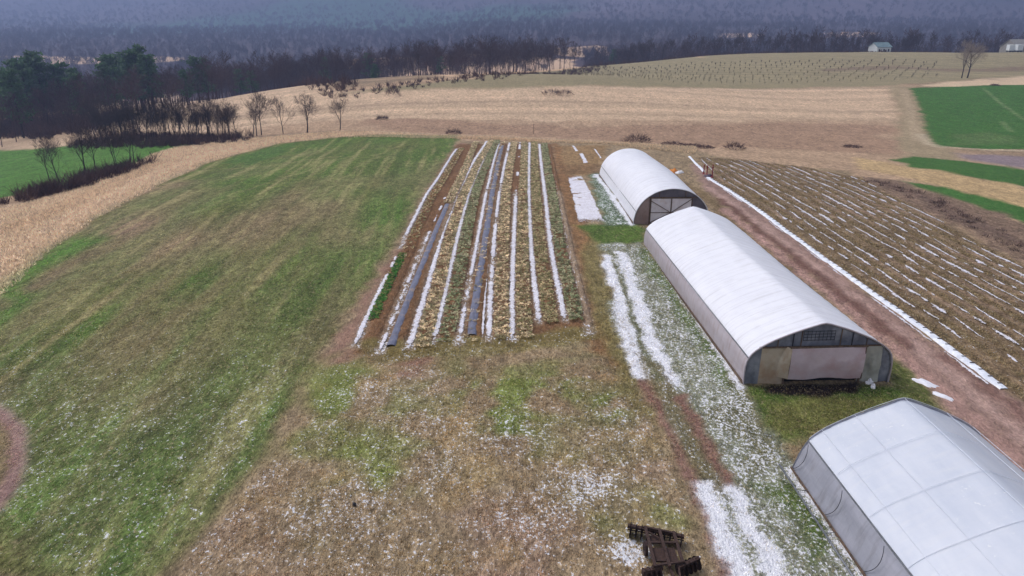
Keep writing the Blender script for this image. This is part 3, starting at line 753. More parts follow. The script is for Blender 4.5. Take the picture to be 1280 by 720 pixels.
_c, _s, _t = paint_all(P[:, 0], P[:, 1]); P = P[rng.random(len(P)) > _s * .8]
tufts('snowy_grass', P, .07, 'green grass standing through thin snow beside the greenhouses', .2, 6)
hb = np.array(hedge_base[2:]); le = np.array(left_edge[2:])
P = scatter(AT([tuple(q) for q in hb] + [tuple(q) for q in le[::-1]]), 20000)
tufts('tall_dry_grass', P, .28, 'tall pale dry grass along the left edge of the hill field', .6, 5, (180, 163, 142), lean=1.3, width=.05)
P = scatter(AT([(430, 172), (560, 170), (700, 176), (870, 184), (868, 192), (760, 180), (560, 173)]), 4000)
tufts('tall_dry_grass', P, .3, 'tall dry grass past the far ends of the vegetable beds', .5, 5, (172, 154, 132), lean=1.3, width=.05)

# ------------------------------------------------------------------ snow patches in the striped field, and row covers
V = []; F = []
Q0 = ra
L_rf = 200
edge = AT([(872, 198), (1600, 560)])
for r in range(1, 44):
    u = r * RSP + .3
    st = -20.0
    while st < 150:
        ln = .5 + rng.exponential(2.4); ln = min(ln, 9)
        st += .25 + rng.exponential(.55)
        c0 = ra + rnor * u + rdir * st
        den = .5 + .5 * float(fbm(np.array([c0[0]]), np.array([c0[1]]), 9, 2, 500 + r % 5)[0])
        if rng.random() > .74 + .45 * den + (.15 if r % 3 == 0 else 0): st += ln; continue
        n = max(3, int(ln / .22)); wv = (.06 + .12 * rng.random() ** 1.5) * (.7 + .7 * den)
        tt = np.linspace(0, 1, n); off = u + .1 * rng.standard_normal() + .05 * np.cumsum(rng.standard_normal(n)) * .5
        cx = ra[0] + rnor[0] * off + rdir[0] * (st + tt * ln); cy = ra[1] + rnor[1] * off + rdir[1] * (st + tt * ln)
        if sdpoly(RFP, cx[:1], cy[:1])[0] > -.5 or cy.min() < 12: st += ln; continue
        ww = 1.6 * wv * np.sqrt(np.maximum(.03, 1 - (2 * tt - 1) ** 2)) * (.6 + .9 * rng.random(n))
        b0 = len(V)
        for i in range(n):
            z = zg(cx[i], cy[i]) + .05
            for t, dz in ((-1, .0), (0, .05), (1, .0)):
                V.append((cx[i] + rnor[0] * ww[i] * t, cy[i] + rnor[1] * ww[i] * t, z + dz))
        for i in range(n - 1):
            for j in (0, 1): F.append((b0 + i * 3 + j, b0 + i * 3 + j + 1, b0 + i * 3 + j + 4, b0 + i * 3 + j + 3))
        st += ln
o = mesh_obj('snow_patches', np.array(V), np.array(F), M_snow, None, True, None, {'cover': np.tile([.1, 1., .1], len(V) // 3)})
tag(o, 'broken lines of snow lying between the rows of the striped field', 'snow', kind='stuff')
# olive stubble in that field
P = scatter(RFP[[0, 1, 2, 3, 4, 5, 6, 9, 10, 11, 12, 13, 14, 15]], 15000)
uu = (P[:, 0] - ra[0]) * rnor[0] + (P[:, 1] - ra[1]) * rnor[1]
P = P[np.cos(uu / RSP * 2 * PI) < .1]
tufts('crop_stubble', P, .10, 'low olive and brown stubble in the rows of the striped field', .3, 6, width=.04)
# long white row cover with weights
M_cover = simple('row_cover_cloth', (236, 238, 246), (208, 212, 224), 2.0, .8, bmp=.6, bdist=.05)
Qc = resample(np.array([ra, rb]), .3)
root = empty('row_cover'); tag(root, 'long narrow white row cover along the left edge of the striped field', 'row cover')
ribbon(Qc, 0, .62, .07, M_cover, 'cover_cloth', root, .12, 7, base=.05, nc=9, bumpy=.03)
sq = np.arange(len(Qc)); 
ribbon(Qc, -.58, .22, .04, M_snow, 'snow_edge', root, .9, 17, base=.03, gap=fbm(sq, sq * 0, 6, 3, 19) < -.05, bumpy=.04)
Nc = normals(Qc); M_wt = simple('dark_weight', (92, 90, 96), (70, 66, 70), 4)
for i in range(4, len(Qc) - 2, 3):
    m = MB(); x, y = Qc[i] + Nc[i] * .12; m.box(x - .14, x + .14, y - .05, y + .05, zg(x, y) + .10, zg(x, y) + .145); m.build('weight', M_wt, root)
Qd = resample(AT([(862, 196), (880, 215)]), .3)
o = ribbon(Qd, 0, .5, .08, M_cover, 'row_cover', None, .3, 8, base=.03, nc=7, bumpy=.03)
tag(o, 'short white row cover strip beyond the red posts', 'row cover')
Qd = resample(AT([(876, 199), (893, 217)]), .3)
o = ribbon(Qd, .0, .22, .06, M_snow, 'snow_line', None, .6, 9, base=.03, nc=7, bumpy=.03)
tag(o, 'thin snow line just right of the short row cover strip', 'snow')

# ------------------------------------------------------------------ white plots by the far tunnel
def sheet(px, name, label, cat, mat, h=.06, n=28, rag=.15, seed=1):
    c = AT(px); V = []
    m = MB(); P = []
    for i in range(n):
        row = []
        for j in range(n):
            u, v = i / (n - 1), j / (n - 1)
            q = c[0] * (1 - u) * (1 - v) + c[1] * u * (1 - v) + c[2] * u * v + c[3] * (1 - u) * v
            e = min(u, v, 1 - u, 1 - v)
            q = q + rag * np.array([fbm(q[0], q[1], .6, 3, seed), fbm(q[0], q[1], .6, 3, seed + 9)])
            z = zg(*q) + (h * .5 + .03 * float(fbm(q[0], q[1], .8, 3, seed + 4)))
            row.append((q[0], q[1], z))
        P.append(row)
    o = m.grid(P).build(name, mat, None, True)
    e_ = np.minimum(np.arange(n), n - 1 - np.arange(n)) / (n * .10); a_ = o.data.attributes.new('cover', 'FLOAT', 'POINT'); a_.data.foreach_set('value', np.clip(.12 + np.minimum(e_[:, None], e_[None, :]), 0, 1.1).astype(np.float32).ravel())
    return tag(o, label, cat)
sheet([(709, 221), (727, 219), (757, 279), (722, 279)], 'snow_plot', 'rectangular white snow-covered plot left of the far round greenhouse', 'snow plot', M_snow, .09)
sheet([(724, 192), (728, 191), (735, 204), (730, 205)], 'snow_plot', 'small white snow strip behind the rectangular snow plot', 'snow plot', M_snow, .08, 14, .1, 4)
sheet([(714, 182), (717, 182), (723, 189), (720, 190)], 'snow_plot', 'tiny white snow strip farthest of those past the snow plot', 'snow plot', M_snow, .07, 10, .1, 6)
sheet([(742, 186), (744, 186), (753, 199), (751, 199)], 'snow_plot', 'thin snow streak at the back corner of the far round greenhouse', 'snow plot', M_snow, .07, 10, .08, 8)

# ------------------------------------------------------------------ greenhouses
def film(name, c1, c2, rough=.42, trans=.25, stain=(150, 140, 130), st=.15, seed=0, grid=None, snowspots=False, hoop=0, rain=.0):
    m, nt, b = newmat(name)
    ob = nt.nodes.new('ShaderNodeTexCoord').outputs['Object']
    n1 = noise(nt, mapping(nt, ob, (1, .25, 1)), .9, 5, .6); n2 = noise(nt, mapping(nt, ob, (.5, 2.2, .5)), 1.4, 4, .6); n3 = noise(nt, ob, 5, 4, .7)
    c = mix(nt, mr(nt, n1, .35, .65, 0, 1), lin(c1), lin(c2))
    c = mix(nt, mr(nt, n2, .5, .75, 0, st), c, lin(stain))
    if hoop:
        sy = nt.nodes.new('ShaderNodeSeparateXYZ'); nt.links.new(ob, sy.inputs[0])
        fr = math_(nt, 'FRACT', math_(nt, 'ADD', math_(nt, 'DIVIDE', sy.outputs['Y'], hoop), .5)); dd_ = math_(nt, 'ABSOLUTE', math_(nt, 'SUBTRACT', fr, .5))
        c = mix(nt, math_(nt, 'MULTIPLY', mr(nt, dd_, .0, .09, .4, 0), mr(nt, n1, .3, .7, .2, .7)), c, lin((176, 172, 178)))
        c = mix(nt, mr(nt, noise(nt, mapping(nt, ob, (.25, 3.0, .25)), 1.0, 5, .7), .52, .75, 0, .4), c, lin((188, 184, 186)))
    if snowspots:
        sp_ = noise(nt, mapping(nt, ob, (1, 1, 1)), 3.2, 4, .75); zone = noise(nt, ob, .22, 2)
        f = math_(nt, 'MULTIPLY', mr(nt, sp_, .62, .66, 0, 1), mr(nt, zone, .48, .58, 0, 1))
        c = mix(nt, f, c, lin((238, 240, 246)))
    nt.links.new(c, b.inputs['Base Color'])
    b.inputs['Roughness'].default_value = rough; b.inputs['Specular IOR Level'].default_value = .35
    h = math_(nt, 'ADD', n2, math_(nt, 'MULTIPLY', n3, .2)); bump(nt, b, h, .35, .08)
    if trans:
        tr = nt.nodes.new('ShaderNodeBsdfTranslucent'); nt.links.new(c, tr.inputs[0])
        ms = nt.nodes.new('ShaderNodeMixShader'); ms.inputs[0].default_value = trans
        nt.links.new(b.outputs[0], ms.inputs[1]); nt.links.new(tr.outputs[0], ms.inputs[2])
        nt.links.new(ms.outputs[0], nt.nodes['Material Output'].inputs[0])
    return m
M_roof = film('white_film', (238, 238, 246), (232, 232, 241), trans=.1, hoop=1.2)
M_side = film('side_film', (196, 188, 196), (182, 172, 178), .5, .2, (150, 120, 108), .5)
M_wood = simple('weathered_wood', (112, 92, 76), (78, 64, 54), 6, .9, stretch=(1, 1, .3))
M_steel = simple('galvanised_steel', (150, 152, 158), (120, 122, 128), 8, .45, .7)
M_darkfilm = film('dark_film', (130, 133, 145), (88, 92, 104), .4, .0, (160, 162, 170), .9)
M_tanfilm = film('stained_film', (198, 186, 168), (172, 152, 130), .5, .1, (160, 110, 70), .6)
M_pinkfilm = film('door_tarp', (208, 192, 198), (192, 174, 180), .55, .1, (180, 128, 128), .5)
M_crump = film('crumpled_film', (190, 190, 182), (160, 160, 152), .4, .1, (96, 92, 84), .5)
M_dark = simple('shade_and_panes', (26, 22, 22), (16, 14, 14), 4, .95)
M_black = simple('black_trim', (52, 52, 58), (38, 38, 42), 4, .7)

def profile_pts(prof, W, n=44):
    """prof: list of (fraction across 0..0.5, height); mirrored. returns n+1 points (x,z)"""
    L = [(f * W - W / 2, z) for f, z in prof]; Rr = [(-x, z) for x, z in L[::-1][1:]]
    P = np.array(L + Rr)
    d = np.r_[0, np.cumsum(np.linalg.norm(np.diff(P, axis=0), axis=1))]
    t = np.linspace(0, d[-1], n + 1)
    Q = np.stack([np.interp(t, d, P[:, 0]), np.interp(t, d, P[:, 1])], 1)
    K = Q.copy(); K[1:-1] = (Q[:-2] + 2 * Q[1:-1] + Q[2:]) / 4
    return K
def height_at(K, x):
    i = np.argsort(K[:, 0]); return float(np.interp(x, K[i, 0], K[i, 1]))
def tunnel(fl, fr, bl, prof, W, length, label, hoop=1.5, curtain=1.8, roofm=None, sidem=None, settle=.0, slump=.055):
    fl, fr, bl = [np.array(at(*p)) for p in (fl, fr, bl)]
    ax = bl - fl; ax /= np.linalg.norm(ax); ac = np.array([ax[1], -ax[0]])
    if ac[0] < 0: ac = -ac
    o = fl + ac * W / 2; rz = math.atan2(ac[1], ac[0])
    root = empty('greenhouse', (o[0], o[1], zg(*(o + ax * length * .3)) ), rz)
    tag(root, label, 'greenhouse', 'plastic-covered greenhouses in a row')
    K = profile_pts(prof, W)
    def base(y):     # height of ground under local y relative to root
        q = o + ax * y; return zg(*q) - root.location.z - settle * max(0, y) / length
    ny_ = int(length / hoop) * 6
    ysl = np.linspace(0, length, ny_ + 1)
    # split by height into side curtains and roof
    iL = int(np.argmax(K[:, 1] > curtain)); iR = len(K) - 1 - int(np.argmax(K[::-1, 1] > curtain))
    def skin(i0, i1, name, mat, off=0.0, parent=root, sag=slump, flap=0):
        P = []
        for y in ysl:
            ph = (y / length * int(length / hoop)) % 1
            k = sag * (1 - (2 * ph - 1) ** 2)
            row = []
            for i in range(i0, i1 + 1):
                x, z = K[i]; nv = np.array([x, z * 1.2]); nv /= np.linalg.norm(nv) + 1e-9
                f = k * math.sin(PI * min(1, max(0, (i + .5) / len(K)))) if sag else 0
                j = .012 * float(fbm(y + i0, z * 2, .8, 2, 4))
                row.append((x - nv[0] * (f - off - j), y, z - nv[1] * (f - off - j) + base(y)))
            P.append(row)
        return MB().grid(P).build(name, mat, parent, True)
    skin(iL, iR, 'roof_film', roofm or M_roof, .0)
    skin(0, iL, 'side_curtain', sidem or M_side, -.03, sag=.05)
    skin(iR, len(K) - 1, 'side_curtain', sidem or M_side, -.03, sag=.05)
    m = MB()
    for i in (iL, iR):      # rolled rail at the eave
        x, z = K[i]; s_ = -1 if x < 0 else 1
        m.tube((x + s_ * .03, 0, z + base(0)), (x + s_ * .03, length, z + base(length)), .035, n=8)
    m.build('eave_rail', M_steel, root, True)
    nh = int(length / hoop)
    for h in range(nh + 1):
        m = MB()
        y = length * h / nh; y = min(max(y, .06), length - .06)
        for i in range(0, len(K) - 1, 2):
            a, b = K[i], K[min(i + 2, len(K) - 1)]
            m.tube((a[0] * .985, y, a[1] - .05 + base(y)), (b[0] * .985, y, b[1] - .05 + base(y)), .028, n=6, cap=False)
        m.build('hoop', M_steel, root, True)
    for s_ in (-1, 1):
        m = MB(); m.bar((s_ * (W / 2 + .03), 0, .1 + base(0)), (s_ * (W / 2 + .03), length, .1 + base(length)), .05, .26)
        m.build('baseboard', M_wood, root)
    return root, K, base, iL, iR
def wall_panel(m, K, x0, x1, z0, z1, y, th=.03, n=14, cliptop=True, wr=0, seed=0):
    """thin panel in the end wall from x0..x1, z0..z1, its top clipped by the arch"""
    A = []; B = []
    xs_ = np.linspace(x0, x1, n)
    for x in xs_:
        zt = min(z1, height_at(K, x) - .04) if cliptop else z1
        zt = max(zt, z0 + .001)
        k = 7
        A.append([(x, y + (wr * float(fbm(x * 2, z0 + (zt - z0) * j / (k - 1), .7, 3, seed)) if wr else 0), z0 + (zt - z0) * j / (k - 1)) for j in range(k)])
    m.grid(A)
    m.grid([[(p[0], p[1] + th, p[2]) for p in r] for r in A][::-1])
    return m

# middle greenhouse
prof2 = [(0, 0), (-.004, 1.0), (.004, 1.75), (.03, 2.15), (.08, 2.55), (.158, 2.98), (.25, 3.36), (.35, 3.72), (.44, 3.98), (.5, 4.17)]
W2 = 9.3; L2 = 28.6
g2, K2, base2, iL, iR = tunnel((929, 481), (1112, 479), (807, 308.5), prof2, W2, L2, 'long white gable-arched greenhouse in the middle with a tarp door on its near end', 1.2, 1.85, settle=.28)
f0 = lambda fr: -W2 / 2 + fr * W2
zz = base2(0)
def place(o, z): o.location.z = z; return o
place(wall_panel(MB(), K2, -W2 / 2 + .02, W2 / 2 - .02, 2.55, 9, .10, n=40, wr=.03).build('gable_film', M_darkfilm, g2, True), zz)
place(wall_panel(MB(), K2, f0(.0) + .04, f0(.10), 0, 2.55, .10, wr=.03).build('end_panel', M_darkfilm, g2, True), zz)
place(wall_panel(MB(), K2, f0(.10), f0(.27), 0, 2.55, .09, wr=.05, seed=3).build('end_panel', M_tanfilm, g2, True), zz)
place(wall_panel(MB(), K2, f0(.785), f0(.925), 0, 2.55, .09, wr=.10, seed=5, n=20).build('end_panel', M_crump, g2, True), zz)
place(wall_panel(MB(), K2, f0(.925), f0(1.0) - .04, 0, 2.55, .10, wr=.03).build('end_panel', M_darkfilm, g2, True), zz)
m = MB(); m.box(f0(.27), f0(.785), .35, .40, -.3, 2.5); place(m.build('doorway_shade', M_dark, g2), zz)  # near-black slab standing in for the shade inside the doorway
# tarp door held out from the wall, its left edge folded back
P = []
xa, xb = f0(.285), f0(.785)
for i in range(26):
    u = i / 25; x = xa + (xb - xa) * u; row = []
    for j in range(12):
        v = j / 11; z = 2.62 - v * (2.12 + .06 * math.sin(u * 9))
        y = -.28 - .10 * math.sin(v * PI) + .05 * float(fbm(x * 1.2, z, .9, 3, 8)) + .15 * (v ** 2) * 0
        row.append((x, y, z))
    P.append(row)
m = MB().grid(P); m.grid([[(p[0], p[1] + .03, p[2]) for p in r] for r in P][::-1])
# side fold
P2 = []
for i in range(7):
    u = i / 6
    P2.append([(xa - .62 * u * (.35 + .65 * min(1, j / 6)), -.28 + .36 * u + .03 * float(fbm(u * 3, j * .3, 1, 2, 2)), 2.62 - (j / 11) * 2.1 - .02) for j in range(12)])
m2 = MB().grid(P2); 
place(m.build('door_tarp', M_pinkfilm, g2, True), zz)
place(m2.build('tarp_fold', M_tanfilm, g2, True), zz)
m = MB(); m.bar((xa - .1, -.26, 2.64), (xb + .1, -.26, 2.64), .07, .07)
m.bar((f0(.27), .04, 0), (f0(.27), .04, 2.6), .09, .09); m.bar((f0(.79), .02, 0), (f0(.79), .02, 2.6), .1, .1)
m.bar((f0(.10), .04, 2.56), (f0(.90), .04, 2.56), .07, .09)
m.tube((xb - .02, -.32, .45), (xb - .02, -.32, 2.6), .035)
place(m.build('door_frame', M_wood, g2), zz)
m = MB()
for k in range(9):
    m.box(f0(.365) + k * .245, f0(.365) + k * .245 + .02, .05, .07, 2.95, 3.62)
for k in range(4):
    m.box(f0(.365), f0(.365) + 8 * .245, .045, .075, 2.98 + k * .2, 3.0 + k * .2)
place(m.build('gable_mesh', M_black, g2), zz)
for fr in (.2, .3, .355, .62, .7, .8):
    m = MB(); m.bar((f0(fr), .05, 2.6), (f0(fr), .05, height_at(K2, f0(fr)) - .08), .05, .04); place(m.build('batten', M_black if fr in (.3, .7) else M_wood, g2), zz)
# near edge of the roof film: arch trim
def arch_trim(K, W, root, name, mat, y=-.03, r=.045, z0=0):
    m = MB()
    for i in range(len(K) - 1): m.tube((K[i][0], y, K[i][1]), (K[i + 1][0], y, K[i + 1][1]), r, n=6, cap=False)
    o = m.build(name, mat, root, True); o.location.z = z0; return o
arch_trim(K2, W2, g2, 'arch_trim', M_side, 0.02, .05, zz)
place(wall_panel(MB(), K2, -W2 / 2 + .02, W2 / 2 - .02, 0, 9, L2 - .15, n=40).build('back_wall', M_side, g2, True), base2(L2) - .06)

# near greenhouse
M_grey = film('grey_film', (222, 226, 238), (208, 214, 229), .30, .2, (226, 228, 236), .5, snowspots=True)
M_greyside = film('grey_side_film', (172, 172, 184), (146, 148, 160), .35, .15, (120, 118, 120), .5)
prof3 = [(0, 0), (.026, .85), (.050, 1.6), (.08, 1.95), (.13, 2.35), (.20, 2.75), (.30, 3.25), (.40, 3.68), (.5, 4.05)]
W3 = 10.2
ref = at(989, 585)
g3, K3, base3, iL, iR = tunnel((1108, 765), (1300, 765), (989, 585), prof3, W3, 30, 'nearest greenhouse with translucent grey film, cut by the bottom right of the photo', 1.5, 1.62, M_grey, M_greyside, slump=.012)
# put its far end at the measured corner
bl = np.array(at(989, 585)); bl0 = np.array(at(811, 305)); fl0 = np.array(at(929, 481))
ax = (np.array(at(989, 585)) - np.array(at(1082, 722))); ax /= np.linalg.norm(ax); ac = np.array([ax[1], -ax[0]]); ac = ac if ac[0] > 0 else -ac
oo = bl + ac * W3 / 2 - ax * 30
g3.location = (oo[0], oo[1], zg(*(oo + ax * 22))); g3.rotation_euler.z = math.atan2(ac[1], ac[0])
# purlins and tension straps under the film show as pale lines
m = MB()
for fx in (.12, .27, .5, .73, .88):
    x = -W3 / 2 + fx * W3; m.tube((x, .1, height_at(K3, x) - .007), (x, 29.9, height_at(K3, x) - .007), .012, n=6)
m.build('purlins', simple('pale_purlin', (218, 222, 234), (212, 217, 230), 3, .5), g3, True)
for h in range(0, 11):
    y = 29.98 - h * 3.0; m = MB()
    for i in range(iL, iR): m.tube((K3[i][0] * 1.0, y, K3[i][1] - .008), (K3[i + 1][0], y, K3[i + 1][1] - .008), .011, n=6, cap=False)
    m.build('strap', bpy.data.materials['pale_purlin'], g3, True)
# gathered film at the far corner, end wall, ground rail
wall_panel(MB(), K3, -W3 / 2 + .02, W3 / 2 - .02, 0, 9, 29.95, n=40, wr=.08).build('back_wall', M_greyside, g3, True)
m = MB(); m.tube((-W3 / 2 - .55, 12, .08), (-W3 / 2 - .55, 30.2, .08), .05, n=8)
for y in range(13, 30, 3): m.tube((-W3 / 2 - .55, y, .08), (-W3 / 2 - .05, y, .10), .02, n=6)
m.build('roll_up_pipe', M_steel, g3, True)
for k in range(5):
    y = 29.9 - k * 3.6; m = MB()
    for j in range(10):
        u0, u1 = j / 10, (j + 1) / 10
        p = lambda u: (-W3 / 2 + .02 + .36 * u - .02, y - 1.3 * (u - u * u) * 1.2 - u * .5, 1.75 * u)
        m.tube(p(u0), p(u1), .014, n=5, cap=False)
    m.build('tie_rope', M_black, g3, True)

# far greenhouse
prof1 = [(.5 - .5 * math.cos(t), 3.92 * math.sin(t) ** .92 if t > 0 else 0) for t in np.linspace(0, PI / 2, 16)]
W1 = 8.3; L1 = 27.5
g1, K1, base1, iL, iR = tunnel((791.5, 280), (893, 279), (745.5, 215), prof1, W1, L1, 'far round-topped white greenhouse with braced double doors on its near end', 1.2, 1.35, None, M_roof, slump=.02)
zz = base1(0); f1 = lambda fr: -W1 / 2 + fr * W1
M_brownfilm = film('brown_film', (170, 148, 144), (146, 122, 116), .5, .05, (110, 90, 84), .5)
M_doorfilm = film('pale_door_film', (236, 232, 238), (212, 204, 210), .5, .05, (180, 140, 120), .6)
M_top = film('dark_gable_film', (104, 100, 110), (82, 78, 88), .4, .0, (120, 110, 116), .5)
place(wall_panel(MB(), K1, -W1 / 2 + .05, W1 / 2 - .05, 2.95, 9, .10, n=50, wr=.02).build('gable_film', M_top, g1, True), zz)
place(wall_panel(MB(), K1, -W1 / 2 + .03, f1(.21), 0, 2.95, .10, n=24, wr=.03).build('end_panel', M_brownfilm, g1, True), zz)
place(wall_panel(MB(), K1, f1(.75), W1 / 2 - .03, 0, 2.95, .10, n=24, wr=.03).build('end_panel', M_top, g1, True), zz)
for a, b in ((.215, .478), (.484, .745)):
    d = wall_panel(MB(), K1, f1(a), f1(b), .08, 2.9, .02, n=12, wr=.03, seed=int(a * 10)).build('door', M_doorfilm, g1, True); place(d, zz)
    m = MB(); x0, x1 = f1(a), f1(b)
    for q in (((x0, .0, .08), (x0, .0, 2.9)), ((x1, .0, .08), (x1, .0, 2.9)), ((x0, .0, 2.88), (x1, .0, 2.88)), ((x0, .0, .12), (x1, .0, .12)), ((x0, -.0, 1.3), (x1, -.0, 1.3))):
        m.bar(q[0], q[1], .07, .07)
    if a < .3: m.bar((x0, -.03, 2.6), (x1, -.03, 1.3), .06, .06); m.bar((x0, -.03, .2), (x1, -.03, 1.25), .06, .06)
    else: m.bar((x1, -.03, 2.8), (x0, -.03, 1.3), .06, .06); m.bar((x1, -.03, .2), (x0, -.03, 1.25), .06, .06)
    m.build('door_brace', M_wood, d)
m = MB()
m.bar((f1(.205), .03, 0), (f1(.205), .03, 2.95), .1, .1); m.bar((f1(.75), .03, 0), (f1(.75), .03, 2.95), .1, .1); m.bar((f1(.48), -.02, 0), (f1(.48), -.02, 2.95), .1, .1)
m.bar((f1(.18), .03, 2.97), (f1(.82), .03, 2.97), .09, .09)
for fr in (.32, .66): m.bar((f1(fr), .04, 2.97), (f1(fr), .04, height_at(K1, f1(fr)) - .1), .07, .07)
place(m.build('door_frame', M_wood, g1), zz)
arch_trim(K1, W1, g1, 'arch_trim', M_roof, 0.02, .05, zz)
place(wall_panel(MB(), K1, -W1 / 2 + .02, W1 / 2 - .02, 0, 9, L1 - .15, n=40).build('back_wall', M_side, g1, True), base1(L1) - .06)

# ------------------------------------------------------------------ small things
def scrap(px, sx, sy, h, mat, name, label, cat, rz=0, seed=0, n=14):
    x, y, z = p3(*px); P = []
    for i in range(n):
        r = []
        for j in range(n):
            u, v = i / (n - 1) * 2 - 1, j / (n - 1) * 2 - 1
            rr = max(abs(u), abs(v)); q = 1 + .25 * float(fbm(u * 2 + seed, v * 2, 1, 2, seed))
            hh = h * (1 - rr ** 3) * (.55 + .6 * float(fbm(u * 2.2 + seed, v * 2.2, 1, 3, seed + 5)) + .3) - (.06 if rr >= .999 else 0)
            r.append((u * sx / 2 * q, v * sy / 2 * q, hh + .03))
        P.append(r)
    o = MB().grid(P).build(name, mat, None, True); o.location = (x, y, z); o.rotation_euler.z = rz
    return tag(o, label, cat)
M_orange = simple('orange_tarp', (222, 146, 62), (196, 116, 44), 2, .6, bmp=.3)
M_white = simple('white_plastic', (238, 236, 240), (214, 212, 218), 3, .5, bmp=.3)
scrap((839, 215.5), 2.2, 1.4, .45, M_orange, 'tarp', 'crumpled orange tarp on the ground right of the far greenhouse', 'tarp', .2, 3)
scrap((849, 216), 1.3, 1.0, .3, M_white, 'tarp', 'crumpled white sheet beside the orange tarp', 'tarp', .5, 5)
scrap((1086, 479.5), .45, .35, .28, M_white, 'plastic_bag', 'crumpled white bag by the right corner of the middle greenhouse door', 'bag', .3, 8)
scrap((1091, 484.5), .42, .3, .22, M_white, 'plastic_bag', 'smaller white bag lying in front of the other bag on the grass', 'bag', 1.0, 11)
scrap((1157, 479), .7, 1.4, .07, M_snowc, 'snow_patch', 'small snow patch on the dirt road beside the middle greenhouse', 'snow patch', .4, 21)
scrap((1179, 496), .5, 1.3, .06, M_snowc, 'snow_patch', 'snow patch on the dirt road behind the near greenhouse', 'snow patch', .6, 23)
# red posts
M_red = simple('red_paint', (150, 34, 44), (112, 24, 34), 6, .5)
for k, (px, py, h, lb) in enumerate([(879.5, 217.5, 1.3, 'leftmost of three red metal posts at the end of the long row cover'), (883.5, 218, 1.25, 'middle red metal post, close beside the leftmost one'), (890, 221.5, 1.75, 'rightmost and tallest red metal post beyond the long row cover')]):
    x, y, z = p3(px, py); m = MB()
    m.tube((0, 0, -.2), (0, 0, h), .07, n=8); m.tube((0, 0, h), (.0, 0, h + .06), .10, .06, n=8); m.tube((-.12, 0, h * .8), (.16, 0, h * .8), .05, n=6); m.box(-.16, .16, -.16, .16, -.05, .08)
    o = m.build('red_post', M_red); o.location = (x, y, z); tag(o, lb, 'post', 'red posts by the striped field')
x, y, z = p3(886, 221); o = scrap((886.5, 220.5), 1.3, .7, .25, simple('dark_sheet', (96, 84, 100), (70, 60, 74), 3, .7), 'ground_sheet', 'small dark sheet bunched at the foot of the red posts', 'sheet', .1, 31)
# black stump dot
x, y, z = p3(443, 632); m = MB(); m.tube((0, 0, -.1), (0, 0, .14), .09, .08, n=10); m.tube((0, 0, .14), (0, 0, .17), .08, .03, n=10)
o = m.build('pipe_stub', M_black, None, True); o.location = (x, y, z); tag(o, 'small black pipe stub sticking out of the dry grass', 'pipe')

# ------------------------------------------------------------------ disc harrow
M_rust = simple('rusty_steel', (62, 44, 42), (40, 30, 32), 9, .75, .3, bmp=.4, bdist=.01)
M_rust2 = simple('rust_brown', (80, 60, 54), (54, 42, 40), 12, .85, .2)
hx, hy, hz = p3(822, 691)
harrow = empty('disc_harrow', (hx, hy, hz)); tag(harrow, 'old rusty disc harrow lying in the dry grass beside the farm track', 'disc harrow')
def disc(m, c, axis_, r, dish=.06, n=20):
    axis_ = np.array(axis_, float); axis_ /= np.linalg.norm(axis_)
    u = np.cross(axis_, (0, 0, 1.)); u /= np.linalg.norm(u); w = np.cross(axis_, u); c = np.array(c, float)
    rings = []
    for rr in (.03, r * .5, r * .85, r): rings.append([c + axis_ * (dish * (1 - (rr / r) ** 2)) + rr * (u * math.cos(2 * PI * i / n) + w * math.sin(2 * PI * i / n)) for i in range(n)])
    for off in (0, .008):
        v = [p + axis_ * off for q in rings for p in q]
        m.add(v, [(k * n + i, k * n + (i + 1) % n, (k + 1) * n + (i + 1) % n, (k + 1) * n + i) for k in range(3) for i in range(n)])
def gang(p, q, nd, r):
    p = np.array(p, float); q = np.array(q, float); d = (q - p) / np.linalg.norm(q - p)
    g = MB(); g.bar(p + (0, 0, .20), q + (0, 0, .20), .17, .13); g.tube(p, q, .03, n=8)
    for t in (.18, .5, .82): c = p + (q - p) * t; g.bar(c, c + (0, 0, .30), .05, .08)
    gg = g.build('gang_beam', M_rust2, harrow)
    for k in range(nd):
        m = MB(); c = p + (q - p) * (k + .5) / nd; disc(m, c + (0, 0, -.02), d * (1 if nd > 6 or q[0] > .9 else -1), r); m.build('disc', M_rust, harrow, True)
gang((-1.15, 1.15, .30), (1.2, .42, .30), 10, .34)
gang((.55, -1.38, .26), (1.55, -.85, .28), 5, .31)
gang((-.95, -1.62, .26), (-.1, -1.38, .28), 4, .31)
m = MB()
for x, ya, yb in ((-.42, .95, -1.5), (.17, .78, -1.5), (.76, .6, -1.25)): m.bar((x, ya, .62), (x, yb, .62), .12, .10)
m.bar((-.42, -.1, .64), (.80, -.1, .64), .08, .07); m.bar((-.5, -1.45, .62), (.85, -1.2, .62), .09, .08); m.bar((-.5, .93, .62), (.85, .5, .62), .09, .08)
m.bar((-.42, .7, .60), (.17, .1, .60), .06, .05)
m.box(-.30, .64, -1.05, -.25, .42, .50); m.box(-.30, .10, .10, .55, .40, .47)  # flat pans added to imitate the dark shade between the bars
m.build('frame_and_shade_pans', M_rust2, harrow)
m = MB(); m.bar((.17, -1.2, .5), (.42, -2.7, .22), .10, .10); m.bar((.60, -1.2, .5), (.46, -2.7, .22), .07, .07); m.build('tongue', M_rust2, harrow)
m = MB(); m.tube((-.62, -.1, .32), (-.50, -.1, .32), .32, n=18); m.tube((-.66, -.1, .32), (-.46, -.1, .32), .09, n=10); m.build('wheel', M_rust, harrow)
m = MB(); m.tube((.1, -.7, .7), (-.05, -.35, 1.05), .025, n=6); m.build('lever', M_rust2, harrow)

